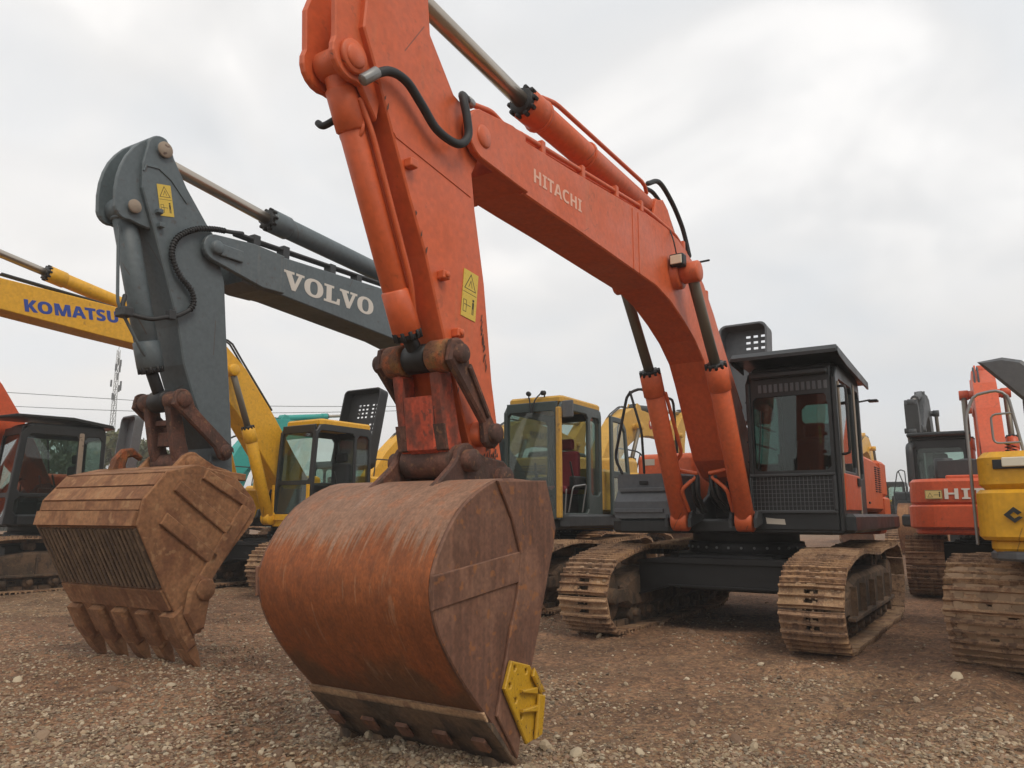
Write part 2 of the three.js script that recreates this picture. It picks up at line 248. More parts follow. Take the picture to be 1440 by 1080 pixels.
{
  const S = 2.6, soil = tex(1280, S, (u, v) => {
    const a = fbm(u, v, 5, 5, 5, 501), f = fbm(u, v, 60, 60, 4, 511), g = fbm(u, v, 130, 130, 3, 521), p = fbm(u, v, 200, 200, 2, 531);
    let c = mix3([0.42, 0.328, 0.245], [0.505, 0.405, 0.31], step(0.3, 0.7, a));
    c = c.map((q) => q * (0.60 + 0.80 * f));
    c = mix3(c, [0.62, 0.54, 0.41], step(0.60, 0.70, g) * 0.6);            // pale grit
    c = mix3(c, [0.40, 0.27, 0.19], step(0.66, 0.72, p) * 0.45);              // brick-red crumbs
    return mix3(c, [0.26, 0.21, 0.185], step(0.36, 0.28, g) * 0.55);         // damp dark crumbs
  });
  const bump = tex(1024, S, (u, v) => { const a = fbm(u, v, 40, 40, 5, 541) * 0.7 + fbm(u, v, 130, 130, 3, 521) * 0.5; return [a, a, a]; }, false);
  const mat = new THREE.MeshStandardMaterial({ map: soil, bumpMap: bump, bumpScale: 0.035, roughness: 0.97, vertexColors: true });
  const rs = []; for (let r = 1.2; r < 45; r *= 1.0085) rs.push(r); for (let r = 46; r < 900; r *= 1.12) rs.push(r);
  const th = []; for (let a = -48; a < 48; a += 0.2) th.push(a); for (let a = 48; a <= 312.01; a += 3) th.push(a);
  const n = th.length, pos = [], uv = [], col = [], idx = [];
  const put = (x, z) => {
    pos.push(x, GH(x, z), z); uv.push(x, z);
    const gr = GRAVEL(x, z), red = step(0.44, 0.66, fbm3(x * 0.23 + 1, 8, z * 0.23 + 6, 4, 611)), w = 0.86 + 0.3 * fbm3(x * 1.3, 4, z * 1.3, 3, 621);
    let c = mix3([0.92, 0.87, 0.83], [1.12, 1.10, 1.04], gr); c = mix3(c, [0.96, 0.79, 0.73], red * 0.8);
    col.push(c[0] * w, c[1] * w, c[2] * w);
  };
  put(0, 0);
  for (const r of rs) for (const a of th) put(Math.sin(a * Math.PI / 180) * r, -Math.cos(a * Math.PI / 180) * r);
  for (let i = 0; i < n - 1; i++) idx.push(0, 1 + i, 1 + i + 1);
  for (let k = 0; k < rs.length - 1; k++) for (let i = 0; i < n - 1; i++) { const a = 1 + k * n + i, b = a + n; idx.push(a, b, a + 1, b, b + 1, a + 1); }
  const g = new THREE.BufferGeometry(); g.setAttribute('position', new THREE.Float32BufferAttribute(pos, 3)); g.setAttribute('uv', new THREE.Float32BufferAttribute(uv, 2)); g.setAttribute('color', new THREE.Float32BufferAttribute(col, 3)); g.setIndex(idx); g.computeVertexNormals();
  if (g.attributes.normal.getY(4000) < 0) { for (let i = 0; i < idx.length; i += 3) { const t = idx[i]; idx[i] = idx[i + 1]; idx[i + 1] = t; } g.setIndex(idx); g.computeVertexNormals(); }
  const m = new THREE.Mesh(g, mat); m.name = 'ground'; m.receiveShadow = true; m.userData = { kind: 'structure', label: 'brown gravelly dirt yard with pale grit patches', category: 'ground' }; scene.add(m);
}
// loose grit and pebbles
function rock(seed, detail) {
  const R = rng(seed), g = new THREE.IcosahedronGeometry(1, detail), p = g.attributes.position, sx = 0.75 + R() * 0.5, sy = 0.45 + R() * 0.3, sz = 0.65 + R() * 0.5, o = R() * 50;
  for (let i = 0; i < p.count; i++) { const x = p.getX(i), y = p.getY(i), z = p.getZ(i), k = 0.72 + 0.6 * vn3(x * 1.7 + o, y * 1.7 + 9, z * 1.7 + 9, 7); p.setXYZ(i, x * k * sx, y * k * sy, z * k * sz); }
  g.computeVertexNormals(); return g;
}
{
  const mat = new THREE.MeshStandardMaterial({ color: 0xffffff, roughness: 0.95, flatShading: true }), R = rng(90125), cols = [[0.28, 0.21, 0.13], [0.33, 0.255, 0.165], [0.23, 0.17, 0.11], [0.18, 0.12, 0.08], [0.25, 0.16, 0.105], [0.38, 0.305, 0.215], [0.17, 0.135, 0.095], [0.42, 0.35, 0.25], [0.22, 0.155, 0.105], [0.26, 0.185, 0.12], [0.31, 0.225, 0.145]];
  const N = 70000, q = new THREE.Quaternion(), mm = new THREE.Matrix4(), c = new THREE.Color();
  for (let k = 0; k < 3; k++) {
    const im = new THREE.InstancedMesh(rock(700 + k, 0), mat, N); im.name = numbered('gravel'); let n = 0;
    while (n < N) {
      const r = 2.6 / (1 - R() * 0.915), a = (R() - 0.5) * 84 * Math.PI / 180, x = Math.sin(a) * r, z = -Math.cos(a) * r;
      if (R() > 0.07 + GRAVEL(x, z)) continue;
      const s = 0.004 + 0.017 * Math.pow(R(), 2.8) + (R() < 0.02 ? 0.018 * R() : 0);
      q.setFromEuler(new THREE.Euler((R() - 0.5) * 1.3, R() * 6, (R() - 0.5) * 1.3)); mm.compose(V(x, GH(x, z) + s * 0.15, z), q, V(s * (0.8 + R() * 0.6), s * (0.5 + 0.5 * R()), s)); im.setMatrixAt(n, mm);
      const b = cols[Math.floor(R() * cols.length)], w = 0.75 + R() * 0.5; c.setRGB(b[0] * w, b[1] * w, b[2] * w); im.setColorAt(n, c); n++;
    }
    im.receiveShadow = im.castShadow = true; im.userData = { kind: 'stuff', label: 'loose gravel and grit scattered over the dirt', category: 'gravel' }; scene.add(im);
  }
}

// ---------------------------------------------------------------- machine parts
const TRACK = [[-1.8, 0.05], [-1, 0.05], [0, 0.05], [1, 0.05], [1.6, 0.058], [2.0, 0.10], [2.2, 0.24], [2.29, 0.46], [2.23, 0.67], [2.06, 0.83], [1.62, 0.94], [1.05, 1.01], [0.35, 0.985], [-0.3, 0.965], [-0.9, 0.995], [-1.55, 1.01], [-2.05, 1.01], [-2.33, 0.89], [-2.47, 0.62], [-2.38, 0.33], [-2.15, 0.12]];
const shoeCache = {};
const shoeMats = [M.mudTrack, rustMat(45, [[0.57, 0.46, 0.345], [0.64, 0.52, 0.40], [0.42, 0.32, 0.25], [0.70, 0.59, 0.46]], 0.9, 0.95, 0.012, 0.25), rustMat(47, [[0.63, 0.50, 0.37], [0.54, 0.42, 0.32], [0.38, 0.29, 0.23], [0.72, 0.59, 0.44]], 0.8, 0.95, 0.014, 0.2), rustMat(49, [[0.52, 0.41, 0.32], [0.60, 0.48, 0.37], [0.35, 0.27, 0.22], [0.66, 0.55, 0.43]], 0.7, 0.9, 0.012, 0.3)];
function shoeGeo(w, pitch, slots, variant) {
  const key = [w, pitch, slots, variant].join(); if (shoeCache[key]) return shoeCache[key];
  const L = pitch - 0.007, h = L / 2, t = 0.02, R = rng(variant * 31 + 7), r = () => (R() - 0.5) * 0.006;
  const G = (x, k) => [[x - 0.018, t], [x - 0.009 + r(), t + k], [x + 0.010 + r(), t + k], [x + 0.020, t]];
  const prof = [[-h, 0], [h, 0], [h, t + 0.004], ...G(h - 0.03, 0.040 + r()).reverse(), ...G(0.004, 0.032 + r()).reverse(), ...G(-h + 0.032, 0.038 + r()).reverse(), [-h, t]];
  const W = w / 2; let g;
  if (slots) {
    const s = 0.07, front = [[h - 0.052, 0], [h, 0], [h, t + 0.004], ...G(h - 0.03, 0.040).reverse(), [h - 0.052, t]], back = [[-h + 0.054, 0], [-h + 0.054, t], ...G(-h + 0.032, 0.038).reverse(), [-h, t], [-h, 0]].reverse(), mid = [[-0.02, 0], [0.028, 0], [0.028, t], ...G(0.004, 0.032).reverse(), [-0.02, t]];
    g = [prism(prof, -W, -s, 0), prism(prof, s, W, 0), prism(front, -s, s, 0), prism(back, -s, s, 0), prism(mid, -s, s, 0)];
  } else g = [prism(prof, -W, W, 0)];
  const m = merged(g), p = m.attributes.position;                                       // slightly bent and worn edges
  for (let i = 0; i < p.count; i++) { const z = p.getZ(i), y = p.getY(i); p.setY(i, y + 0.005 * Math.sin(z * 9 + variant) - 0.006 * (z / W) ** 4 + (vn3(z * 14, y * 9, p.getX(i) * 14, variant) - 0.5) * 0.008); }
  m.computeVertexNormals(); return shoeCache[key] = m;
}
function undercarriage(root, o = {}) {
  const { gauge = 1.31, w = 0.65, swing = 0, slots = true, mat = null, frame = M.mudDark, dx = 0 } = o, pitch0 = 0.262;
  const T = (m) => { m.rotation.y = swing; m.position.set(dx * Math.cos(swing), 0, -dx * Math.sin(swing)); return m; };
  const curve = new THREE.CatmullRomCurve3(TRACK.map(([x, y]) => V(x, y, 0)), true, 'centripetal'); curve.arcLengthDivisions = 800;
  const len = curve.getLength(), n = Math.round(len / pitch0), pitch = len / n;
  for (const s of [-1, 1]) {
    const zc = s * gauge, links = [];
    for (let i = 0; i < n; i++) { const p = curve.getPointAt((i + 0.5) / n), d = curve.getTangentAt((i + 0.5) / n), nn = V(d.y, -d.x, 0), b = new THREE.Matrix4().makeBasis(d, nn, d.clone().cross(nn)); for (const k of [-1, 1]) { const g = new THREE.BoxGeometry(pitch * 0.92, 0.075, 0.05); g.translate(0, -0.04, k * 0.085); g.applyMatrix4(b); g.translate(p.x, p.y, zc); links.push(g); } }
    const tr = T(part('track', links, frame, root));
    for (let i = 0; i < n; i++) {
      const t = i / n, p = curve.getPointAt(t), d = curve.getTangentAt(t), nn = V(d.y, -d.x, 0), m = new THREE.Mesh(shoeGeo(w, +pitch.toFixed(4), slots, i % 5), mat || shoeMats[Math.floor(hash3(i, s + 3, 9) * 4)]);
      m.name = 'track_shoe'; m.matrixAutoUpdate = true; const B = new THREE.Matrix4().makeBasis(d, nn, d.clone().cross(nn)).setPosition(p.x, p.y, zc); B.decompose(m.position, m.quaternion, m.scale); m.castShadow = m.receiveShadow = true; tr.add(m);
    }
    const side = prism([[-1.95, 0.33], [-1.5, 0.27], [1.35, 0.27], [1.55, 0.36], [1.6, 0.56], [1.3, 0.68], [0.8, 0.76], [-1.4, 0.76], [-1.95, 0.66]], zc - 0.21, zc + 0.21, 0.05);
    const fr = T(part('track_frame', [side, box(-1.6, 1.5, 0.30, 0.345, zc + s * 0.2, zc + s * 0.285, 0.01), ...[-1.3, -0.65, 0, 0.65, 1.25].map((x) => box(x, x + 0.03, 0.30, 0.66, zc + s * 0.2, zc + s * 0.275, 0.005))], frame, root));
    for (const x of [-1.5, -1.05, -0.6, -0.15, 0.3, 0.75, 1.2]) part('roller', [zpin(x, 0.205, zc - 0.17, zc + 0.17, 0.105), zpin(x, 0.205, zc - 0.24, zc + 0.24, 0.055)], frame, fr);
    for (const x of [0.75, -0.85]) part('carrier_roller', [zpin(x, 0.86, zc - 0.14, zc + 0.2, 0.085)], frame, fr);
    T(part('idler', [zpin(1.87, 0.455, zc - 0.05, zc + 0.05, 0.365), zpin(1.87, 0.455, zc - 0.13, zc + 0.13, 0.325), zpin(1.87, 0.455, zc - 0.24, zc + 0.24, 0.10), box(1.45, 1.9, 0.37, 0.53, zc - 0.22, zc - 0.16), box(1.45, 1.9, 0.37, 0.53, zc + 0.16, zc + 0.22)], frame, root));
    const teeth = []; for (let i = 0; i < 21; i++) { const g = prism([[-0.05, 0.34], [0.05, 0.34], [0.02, 0.43], [-0.02, 0.43]], -0.035, 0.035, 0.005); g.rotateZ(i / 21 * Math.PI * 2); g.translate(-2.06, 0.555, zc); teeth.push(g); }
    T(part('sprocket', [zpin(-2.06, 0.555, zc - 0.035, zc + 0.035, 0.36), zpin(-2.06, 0.555, zc - 0.17, zc + 0.22, 0.25), ...teeth], frame, root));
  }
  if (o.mud) for (const s of [-1, 1]) {
    const R = rng(o.mud + s), im = new THREE.InstancedMesh(rock(900, 1), M.mudLump || (M.mudLump = new THREE.MeshStandardMaterial({ color: 0xffffff, roughness: 0.98 })), o.mud), q = new THREE.Quaternion(), mm = new THREE.Matrix4(), c = new THREE.Color();
    for (let i = 0; i < o.mud; i++) { const t = R(), p = curve.getPointAt(t), d = curve.getTangentAt(t), k = (R() + R() - 1) * w * 0.47, sz = (o.mudSize || 0.014) * (0.5 + 1.4 * R() * R()); q.setFromRotationMatrix(new THREE.Matrix4().makeBasis(d, V(d.y, -d.x, 0), d.clone().cross(V(d.y, -d.x, 0)))); mm.compose(V(p.x + d.y * 0.024, p.y - d.x * 0.024, s * gauge + k), q, V(sz * 1.2, sz * 0.55, sz * (1 + 1.5 * R()))); im.setMatrixAt(i, mm); const g = 0.75 + 0.5 * R(); c.setRGB(0.33 * g, 0.225 * g, 0.14 * g); im.setColorAt(i, c); }
    im.name = 'caked_mud'; im.userData.kind = 'stuff'; im.castShadow = im.receiveShadow = true; root.add(T(im));
  }
  const bm = o.carMat || M.black, gi = gauge - 0.2, arch = [[-gi, 0.44], [-gi, 0.86], [-0.75, 0.90], [0.75, 0.90], [gi, 0.86], [gi, 0.44], [0.7, 0.56], [-0.7, 0.56]];
  T(part('car_body', [plan([[-0.95, -0.6], [-0.6, -0.85], [0.6, -0.85], [0.95, -0.6], [0.95, 0.6], [0.6, 0.85], [-0.6, 0.85], [-0.95, 0.6]], 0.5, 0.96), ...[0.78, -1.08].flatMap((x) => [across(arch, x, x + 0.3), across([[-gi, 0.84], [-gi, 0.87], [-0.75, 0.915], [0.75, 0.915], [gi, 0.87], [gi, 0.84]], x - 0.04, x + 0.36, 0.004), across([[-gi, 0.425], [-gi, 0.45], [-0.7, 0.57], [0.7, 0.57], [gi, 0.45], [gi, 0.425], [0.7, 0.545], [-0.7, 0.545]], x - 0.03, x + 0.34, 0.004)])], bm, root));
  const bolts = []; for (let i = 0; i < 30; i++) { const a = i / 30 * 6.2832; bolts.push(cyl([Math.cos(a) * 0.755, 1.03, Math.sin(a) * 0.755], [Math.cos(a) * 0.775, 1.03, Math.sin(a) * 0.775], 0.018, 0.018, 6)); }
  const sb = part('slew_ring', [cyl([0, 0.94, 0], [0, 1.10, 0], 0.76, 0.76, 40), cyl([0, 1.09, 0], [0, 1.25, 0], 0.70, 0.70, 40)], bm, root); part('bolt_row', bolts, M.steel, sb);
}
function hydraulic(root, name, foot, gland, eye, r, rodR, mat, o = {}) {   // barrel from foot to gland, rod from gland to eye
  const F = V(...foot), G = V(...gland), E = V(...eye), d = G.clone().sub(F).normalize(), at = (k) => F.clone().addScaledVector(d, k).toArray(), L = G.distanceTo(F), w = o.eyeW || 0.2;
  const b = part(name, [cyl(at(0.06), at(L), r), cyl(at(L - 0.30 * Math.min(1, L)), at(L - 0.02), r * 1.13), zpin(F.x, F.y, F.z - w / 2, F.z + w / 2, r * 1.15), ...(o.extra || [])], mat, root);
  const bolts = []; const side = Math.abs(d.z) > 0.9 ? V(1, 0, 0) : V(0, 0, 1), s2 = side.clone().cross(d).normalize(), s1 = d.clone().cross(s2); for (let i = 0; i < 10; i++) { const a = i * 0.6283, c = s1.clone().multiplyScalar(Math.cos(a) * r * 0.98).addScaledVector(s2, Math.sin(a) * r * 0.98).add(G); bolts.push(cyl(c.clone().addScaledVector(d, -0.03).toArray(), c.clone().addScaledVector(d, 0.03).toArray(), r * 0.17, r * 0.17, 6)); }
  part('gland', [cyl(at(L - 0.02), at(L + 0.035), r * 0.93), ...bolts], M.black, b);
  const rod = part('rod', [cyl(at(L), E.toArray(), rodR)], o.rod || M.rod, b);
  part('rod_eye', [zpin(E.x, E.y, E.z - w / 2, E.z + w / 2, rodR * 1.9)], o.eyeMat || mat, b);
  return b;
}
// steel bucket: thick curved shell, side plates, lip, teeth
function shellGeo(P, hw, t, n = 40) {
  const c = new THREE.SplineCurve(P.map((p) => new THREE.Vector2(...p))), pts = c.getSpacedPoints(n), L = c.getLength(), pos = [], uv = [], idx = [], NZ = 8;
  const nor = pts.map((p, i) => { const a = pts[Math.max(0, i - 1)], b = pts[Math.min(n, i + 1)], d = b.clone().sub(a).normalize(); return new THREE.Vector2(d.y, -d.x); });
  for (const s of [0, 1]) for (let i = 0; i <= n; i++) for (let j = 0; j <= NZ; j++) { const z = -hw + 2 * hw * j / NZ; pos.push(pts[i].x + nor[i].x * t * s, pts[i].y + nor[i].y * t * s, z); uv.push(j / NZ, i / n); }
  const W = NZ + 1, O = (n + 1) * W;
  for (let i = 0; i < n; i++) for (let j = 0; j < NZ; j++) { const a = i * W + j; idx.push(a, a + 1, a + W, a + 1, a + W + 1, a + W, O + a, O + a + W, O + a + 1, O + a + 1, O + a + W, O + a + W + 1); }
  const g = new THREE.BufferGeometry(); g.setAttribute('position', new THREE.Float32BufferAttribute(pos, 3)); g.setAttribute('uv', new THREE.Float32BufferAttribute(uv, 2)); g.setIndex(idx); g.computeVertexNormals(); return g;
}
function toothGeo(len, w, th) { return [prism([[0, -th / 2], [0, th / 2], [len * 0.45, th * 0.46], [len, 0.012], [len, -0.012], [len * 0.45, -th * 0.42]], -w / 2, w / 2, 0.012), prism([[-0.16, -th * 0.62], [-0.12, th * 0.7], [0.05, th * 0.66], [len * 0.34, th * 0.56], [len * 0.34, -th * 0.5], [0.03, -th * 0.62]], -w * 0.6, w * 0.6, 0.02)]; }
function placed(geos, x, y, z, rot) { return [geos].flat(3).map((g) => { g.rotateZ(rot); g.translate(x, y, z); return g; }); }

// ---------------------------------------------------------------- cab: pillars, roof, panes, seat
function makeCab(root, o = {}) {
  const { x0 = -0.42, x1 = 1.2, z0 = -1.5, z1 = -0.44, y0 = 1.27, y1 = 3.2, mat = M.cabDark, slant = 0, glass = M.glass, left = 'door', roof = mat, split = 0.66, front = 'full', seat = M.seatGrey, pillar } = o;
  const yw = y0 + split, e = 0.055;
  const warp = (g) => { for (const q of [g].flat(3)) { const p = q.attributes.position; for (let i = 0; i < p.count; i++) { const k = clamp((p.getX(i) - x0) / (x1 - x0)), h = p.getY(i) - y0; p.setX(i, p.getX(i) - slant * h * k); } q.computeVertexNormals(); } return g; };
  const outer = [[x0, y0], [x1, y0], [x1, y1 - 0.16], [x1 - 0.10, y1 - 0.03], [x1 - 0.22, y1], [x0 + 0.12, y1], [x0 + 0.03, y1 - 0.03], [x0, y1 - 0.12]];
  const rnd = (a, b, c, d, r = 0.07) => [[a + r, c], [b - r, c], [b, c + r], [b, d - r], [b - r, d], [a + r, d], [a, d - r], [a, c + r]];
  const xd = x0 + 0.5;
  const hTop = rnd(xd + 0.07, x1 - 0.13, yw + 0.04, y1 - 0.17), hLow = left === 'glassdoor' ? rnd(xd + 0.07, x1 - 0.13, y0 + 0.18, yw - 0.03) : null, hOpen = rnd(xd + 0.05, x1 - 0.08, y0 + 0.10, y1 - 0.14), hRear = rnd(x0 + 0.08, xd - 0.04, yw - 0.02, y1 - 0.17);
  const L = left === 'open' ? [hOpen, hRear] : hLow ? [hTop, hLow, hRear] : [hTop, hRear], hR = rnd(x0 + 0.1, x1 - 0.13, yw - 0.1, y1 - 0.17);
  const F = [rnd(z0 + 0.09, z1 - 0.07, yw + 0.03, y1 - (o.brow || 0.16), 0.05)]; if (front !== 'guard') F.push(rnd(z0 + 0.09, z1 - 0.07, y0 + 0.12, yw - 0.03, 0.05));
  const RR = o.rearSolid ? [rnd(z0 + 0.3, z1 - 0.3, y1 - 0.55, y1 - 0.25)] : [rnd(z0 + 0.1, z1 - 0.1, yw, y1 - 0.17)];
  const rect = [[z0 + e, y0], [z1 - e, y0], [z1 - e, y1 - 0.02], [z0 + e, y1 - 0.02]];
  const cab = part('cab', warp([prism(outer, z0, z0 + e, 0.012, L), prism(outer, z1 - e, z1, 0.012, [hR]), across(rect, x1 - e, x1 - 0.003, 0.012, F), across(rect, x0 + 0.003, x0 + e, 0.012, RR), box(x0 + e, x1 - e, y0, y0 + 0.06, z0 + e, z1 - e)]), mat, root);
  part('cab_roof', warp([plan([[x0 + 0.02, z0 + 0.05], [x0 + 0.07, z0 + 0.005], [x1 - 0.2, z0 + 0.005], [x1 - 0.12, z0 + 0.06], [x1 - 0.12, z1 - 0.06], [x1 - 0.2, z1 - 0.005], [x0 + 0.07, z1 - 0.005], [x0 + 0.02, z1 - 0.05]], y1 - 0.045, y1 + (o.roofH || 0.05), 0.035)]), roof, cab);
  const pane = (name, g, m = glass) => part(name, warp(g), m, cab);
  pane('front_window', across(rnd(z0 + 0.075, z1 - 0.055, yw + 0.015, y1 - (o.brow || 0.16) + 0.015, 0.05), x1 - 0.034, x1 - 0.028, 0));
  if (front !== 'guard') pane('lower_front_window', across(rnd(z0 + 0.075, z1 - 0.055, y0 + 0.105, yw - 0.015, 0.05), x1 - 0.034, x1 - 0.028, 0), o.lowGlass || glass);
  if (left !== 'open') { pane('door_window', prism(rnd(xd + 0.055, x1 - 0.115, yw + 0.025, y1 - 0.155), z0 + 0.024, z0 + 0.03, 0)); if (hLow) pane('lower_door_window', prism(rnd(xd + 0.055, x1 - 0.115, y0 + 0.165, yw - 0.015), z0 + 0.024, z0 + 0.03, 0)); }
  pane('side_window', prism(rnd(x0 + 0.065, xd - 0.025, yw - 0.035, y1 - 0.155), z0 + 0.024, z0 + 0.03, 0));
  pane('far_side_window', prism(rnd(x0 + 0.085, x1 - 0.115, yw - 0.115, y1 - 0.155), z1 - 0.03, z1 - 0.024, 0));
  pane('rear_window', across(rnd(z0 + 0.085, z1 - 0.085, yw - 0.015, y1 - 0.155), x0 + 0.026, x0 + 0.032, 0));
  const zc = (z0 + z1) / 2, xs = x0 + 0.42;
  part('seat', [box(xs - 0.05, xs + 0.48, y0 + 0.42, y0 + 0.56, zc - 0.26, zc + 0.26, 0.05), box(xs - 0.16, xs + 0.0, y0 + 0.5, y0 + 1.18, zc - 0.25, zc + 0.25, 0.06), box(xs - 0.15, xs - 0.03, y0 + 1.2, y0 + 1.4, zc - 0.14, zc + 0.14, 0.05)], seat, cab);
  part('console', [box(xs - 0.1, xs + 0.5, y0 + 0.06, y0 + 0.42, zc - 0.22, zc + 0.22, 0.03), box(xs, xs + 0.45, y0 + 0.5, y0 + 0.72, zc - 0.42, zc - 0.3, 0.03), box(xs, xs + 0.45, y0 + 0.5, y0 + 0.72, zc + 0.3, zc + 0.42, 0.03), ...tube([[xs + 0.4, y0 + 0.7, zc + 0.36], [xs + 0.46, y0 + 0.95, zc + 0.34]], 0.018), ...tube([[xs + 0.4, y0 + 0.7, zc - 0.36], [xs + 0.46, y0 + 0.95, zc - 0.34]], 0.018), ...[-0.1, 0.1].flatMap((d) => tube([[x1 - 0.35, y0 + 0.1, zc + d], [x1 - 0.38, y0 + 0.75, zc + d]], 0.014))], M.black, cab);
  if (pillar) part('door_pillar', [prism(rnd(xd - 0.075, xd + 0.02, y0 + 0.02, y1 - 0.10, 0.02), z0 - 0.012, z0 - 0.002, 0.004)], pillar, cab);
  if (o.frontPillar) part('front_pillar', warp([box(x1 - 0.07, x1 + 0.012, y0 + 0.02, y1 - 0.12, z0 - 0.012, z0 + 0.075, 0.02)]), o.frontPillar, cab);
  return cab;
}
const rrect = (a, b, c, d, r, n = 4) => [...circlePts(b - r, d - r, r, 0, Math.PI / 2, n), ...circlePts(a + r, d - r, r, Math.PI / 2, Math.PI, n), ...circlePts(a + r, c + r, r, Math.PI, Math.PI * 1.5, n), ...circlePts(b - r, c + r, r, Math.PI * 1.5, Math.PI * 2, n)];
// the swinging body behind and beside the cab
function makeBody(root, o = {}) {
  const { paint = M.orange, deck = M.cabDark, cwTop = 2.28, cwBot = 1.16, sideZ = 1.46, rear = 3.35, hood = 'shut', cwStep } = o;
  part('revolving_frame', [plan([[-2.6, 0.08 - sideZ], [-2.4, -sideZ], [1.0, -sideZ], [1.18, 0.1 - sideZ], [1.18, -0.42], [1.05, -0.36], [1.05, 0.36], [1.3, 0.42], [1.42, 0.55], [1.42, 1.2], [1.3, 1.36], [-2.4, 1.46], [-2.6, 1.38]], 1.22, 1.40, 0.03)], deck, root);
  for (const s of [-1, 1]) part('boom_bracket', [prism([[-0.35, 1.39], [1.1, 1.39], [1.05, 1.55], [0.62, 1.72], [0.36, 2.06], [0.16, 2.10], [-0.05, 2.0], [-0.35, 1.7]], s > 0 ? 0.25 : -0.31, s > 0 ? 0.31 : -0.25, 0.012), zpin(0.17, 1.93, s > 0 ? 0.26 : -0.36, s > 0 ? 0.36 : -0.26, 0.08)], o.bracket || M.dark, root);
  const R = rear, cwPlan = (k) => { const W = o.cwHalf || 1.47, half = [[-2.25, W - k], [-2.72, W - k], ...circlePts(-R + (o.cwR || 0.5) + 0.02, W - (o.cwR || 0.5), (o.cwR || 0.5) - k, Math.PI / 2, Math.PI, 7).map(([x, z]) => [x + 0.02 - 0.02, z]), [-R + k + 0.02, 0]]; return [...half, ...half.slice(0, -1).reverse().map(([x, z]) => [x, -z])].reverse(); };
  const ys = cwStep || (cwBot + cwTop) / 2;
  const cw = part('counterweight', [plan(cwPlan(0), cwBot + 0.1, ys, 0.03), plan(cwPlan(0.03), ys - 0.004, cwTop, 0.05), plan(cwPlan(0.08), cwBot, cwBot + 0.12, 0.03)], o.cwMat || paint, root);
  part('engine_cover', [box(-2.24, -0.5, 1.41, 2.16, -0.88, 0.52, 0.03), box(-2.24, -1.0, 1.41, 2.2, 0.54, 1.44, 0.06)], hood === 'open' ? M.black : paint, root);
  const lh = o.sideTop || 2.27;
  const sd = part('side_door', [prism([[-2.23, 1.49], [-0.45, 1.49], [-0.45, lh], [-1.6, lh - 0.02], [-2.23, lh - 0.10]], -sideZ, -0.92, 0.05)], paint, root);
  const lou = []; for (const x of [-1.55, -1.85]) for (let i = 0; i < 12; i++) lou.push(box(x - 0.19, x + 0.0, 1.78 + i * 0.032, 1.79 + i * 0.032, -sideZ - 0.015, -sideZ + 0.005, 0.003));
  part('vent_louvre', lou, M.black, sd); part('door_catch', [box(-0.95, -0.86, 1.6, 1.63, -sideZ - 0.015, -sideZ + 0.005, 0.006)], M.black, sd);
  part('side_step', [plan([[-2.75, 0.08 - sideZ], [-2.55, -0.16 - sideZ], [1.08, -0.14 - sideZ], [1.12, 0.01 - sideZ], [-2.55, 0.01 - sideZ]], 1.24, 1.46, 0.035)], deck, root);
  part('fuel_tank', [box(-0.98, 0.30, 1.41, o.tankTop || 2.34, 0.56, 1.46, 0.09)], paint, root);
  const tb = part('tool_box', [prism([[0.34, 1.41], [1.42, 1.41], [1.42, 1.62], [1.30, 1.78], [1.30, 1.98], [0.34, 2.0]], 0.48, 1.30, 0.03), box(1.30, 1.36, 1.745, 1.80, 0.52, 1.24), box(1.42, 1.45, 1.48, 1.53, 0.6, 1.28, 0.005)], o.boxMat || M.grey, root);
  part('latch', [box(1.295, 1.325, 1.84, 1.89, 0.85, 0.97, 0.01)], M.black, tb);
  part('handrail', [...pipe([[1.30, 2.0, 1.22], [1.28, 2.2, 1.33], [1.20, 3.08, 1.16], [1.05, 3.16, 1.05], [-0.2, 3.16, 1.05], [-0.3, 2.34, 1.05]], 0.02, 0.08), ...pipe([[1.20, 3.10, 1.12], [1.24, 2.55, 0.95], [1.26, 2.0, 0.92]], 0.018)], o.railMat || M.black, root);
  part('valve_block', [box(-0.45, 0.0, 1.41, 1.75, -0.2, 0.2), box(0.15, 0.5, 1.41, 1.62, -0.22, 0.24), ...[-0.16, -0.06, 0.05, 0.15].flatMap((z, i) => tube([[0.4, 1.5, z], [0.75, 1.62 + 0.05 * (i % 2), z * 1.3], [0.85, 1.95, z * 0.9], [0.6, 2.2, z]], 0.022, 14))], M.black, root);
  return { cw, sd };
}
// raised engine hood: a shallow tray with slots, standing on its hinge
function raisedHood(root, x, y, z, w, h, d, lean, mat, holes, name = 'raised_hood') {
  const hl = []; for (const [a, b, c, e] of holes) hl.push([[a, c], [b, c], [b, e], [a, e]]);
  const top = across(rrect(-w / 2, w / 2, 0, h, 0.12), 0, 0.03, 0.006, hl), rim = across(rrect(-w / 2, w / 2, 0, h, 0.12), 0.028, d, 0.004, [rrect(-w / 2 + 0.035, w / 2 - 0.035, 0.035, h - 0.035, 0.1).reverse()]);
  const g = [top, rim].map((q) => { q.rotateZ(lean); q.translate(x, y, z); return q; }); return part(name, g, mat, root);
}

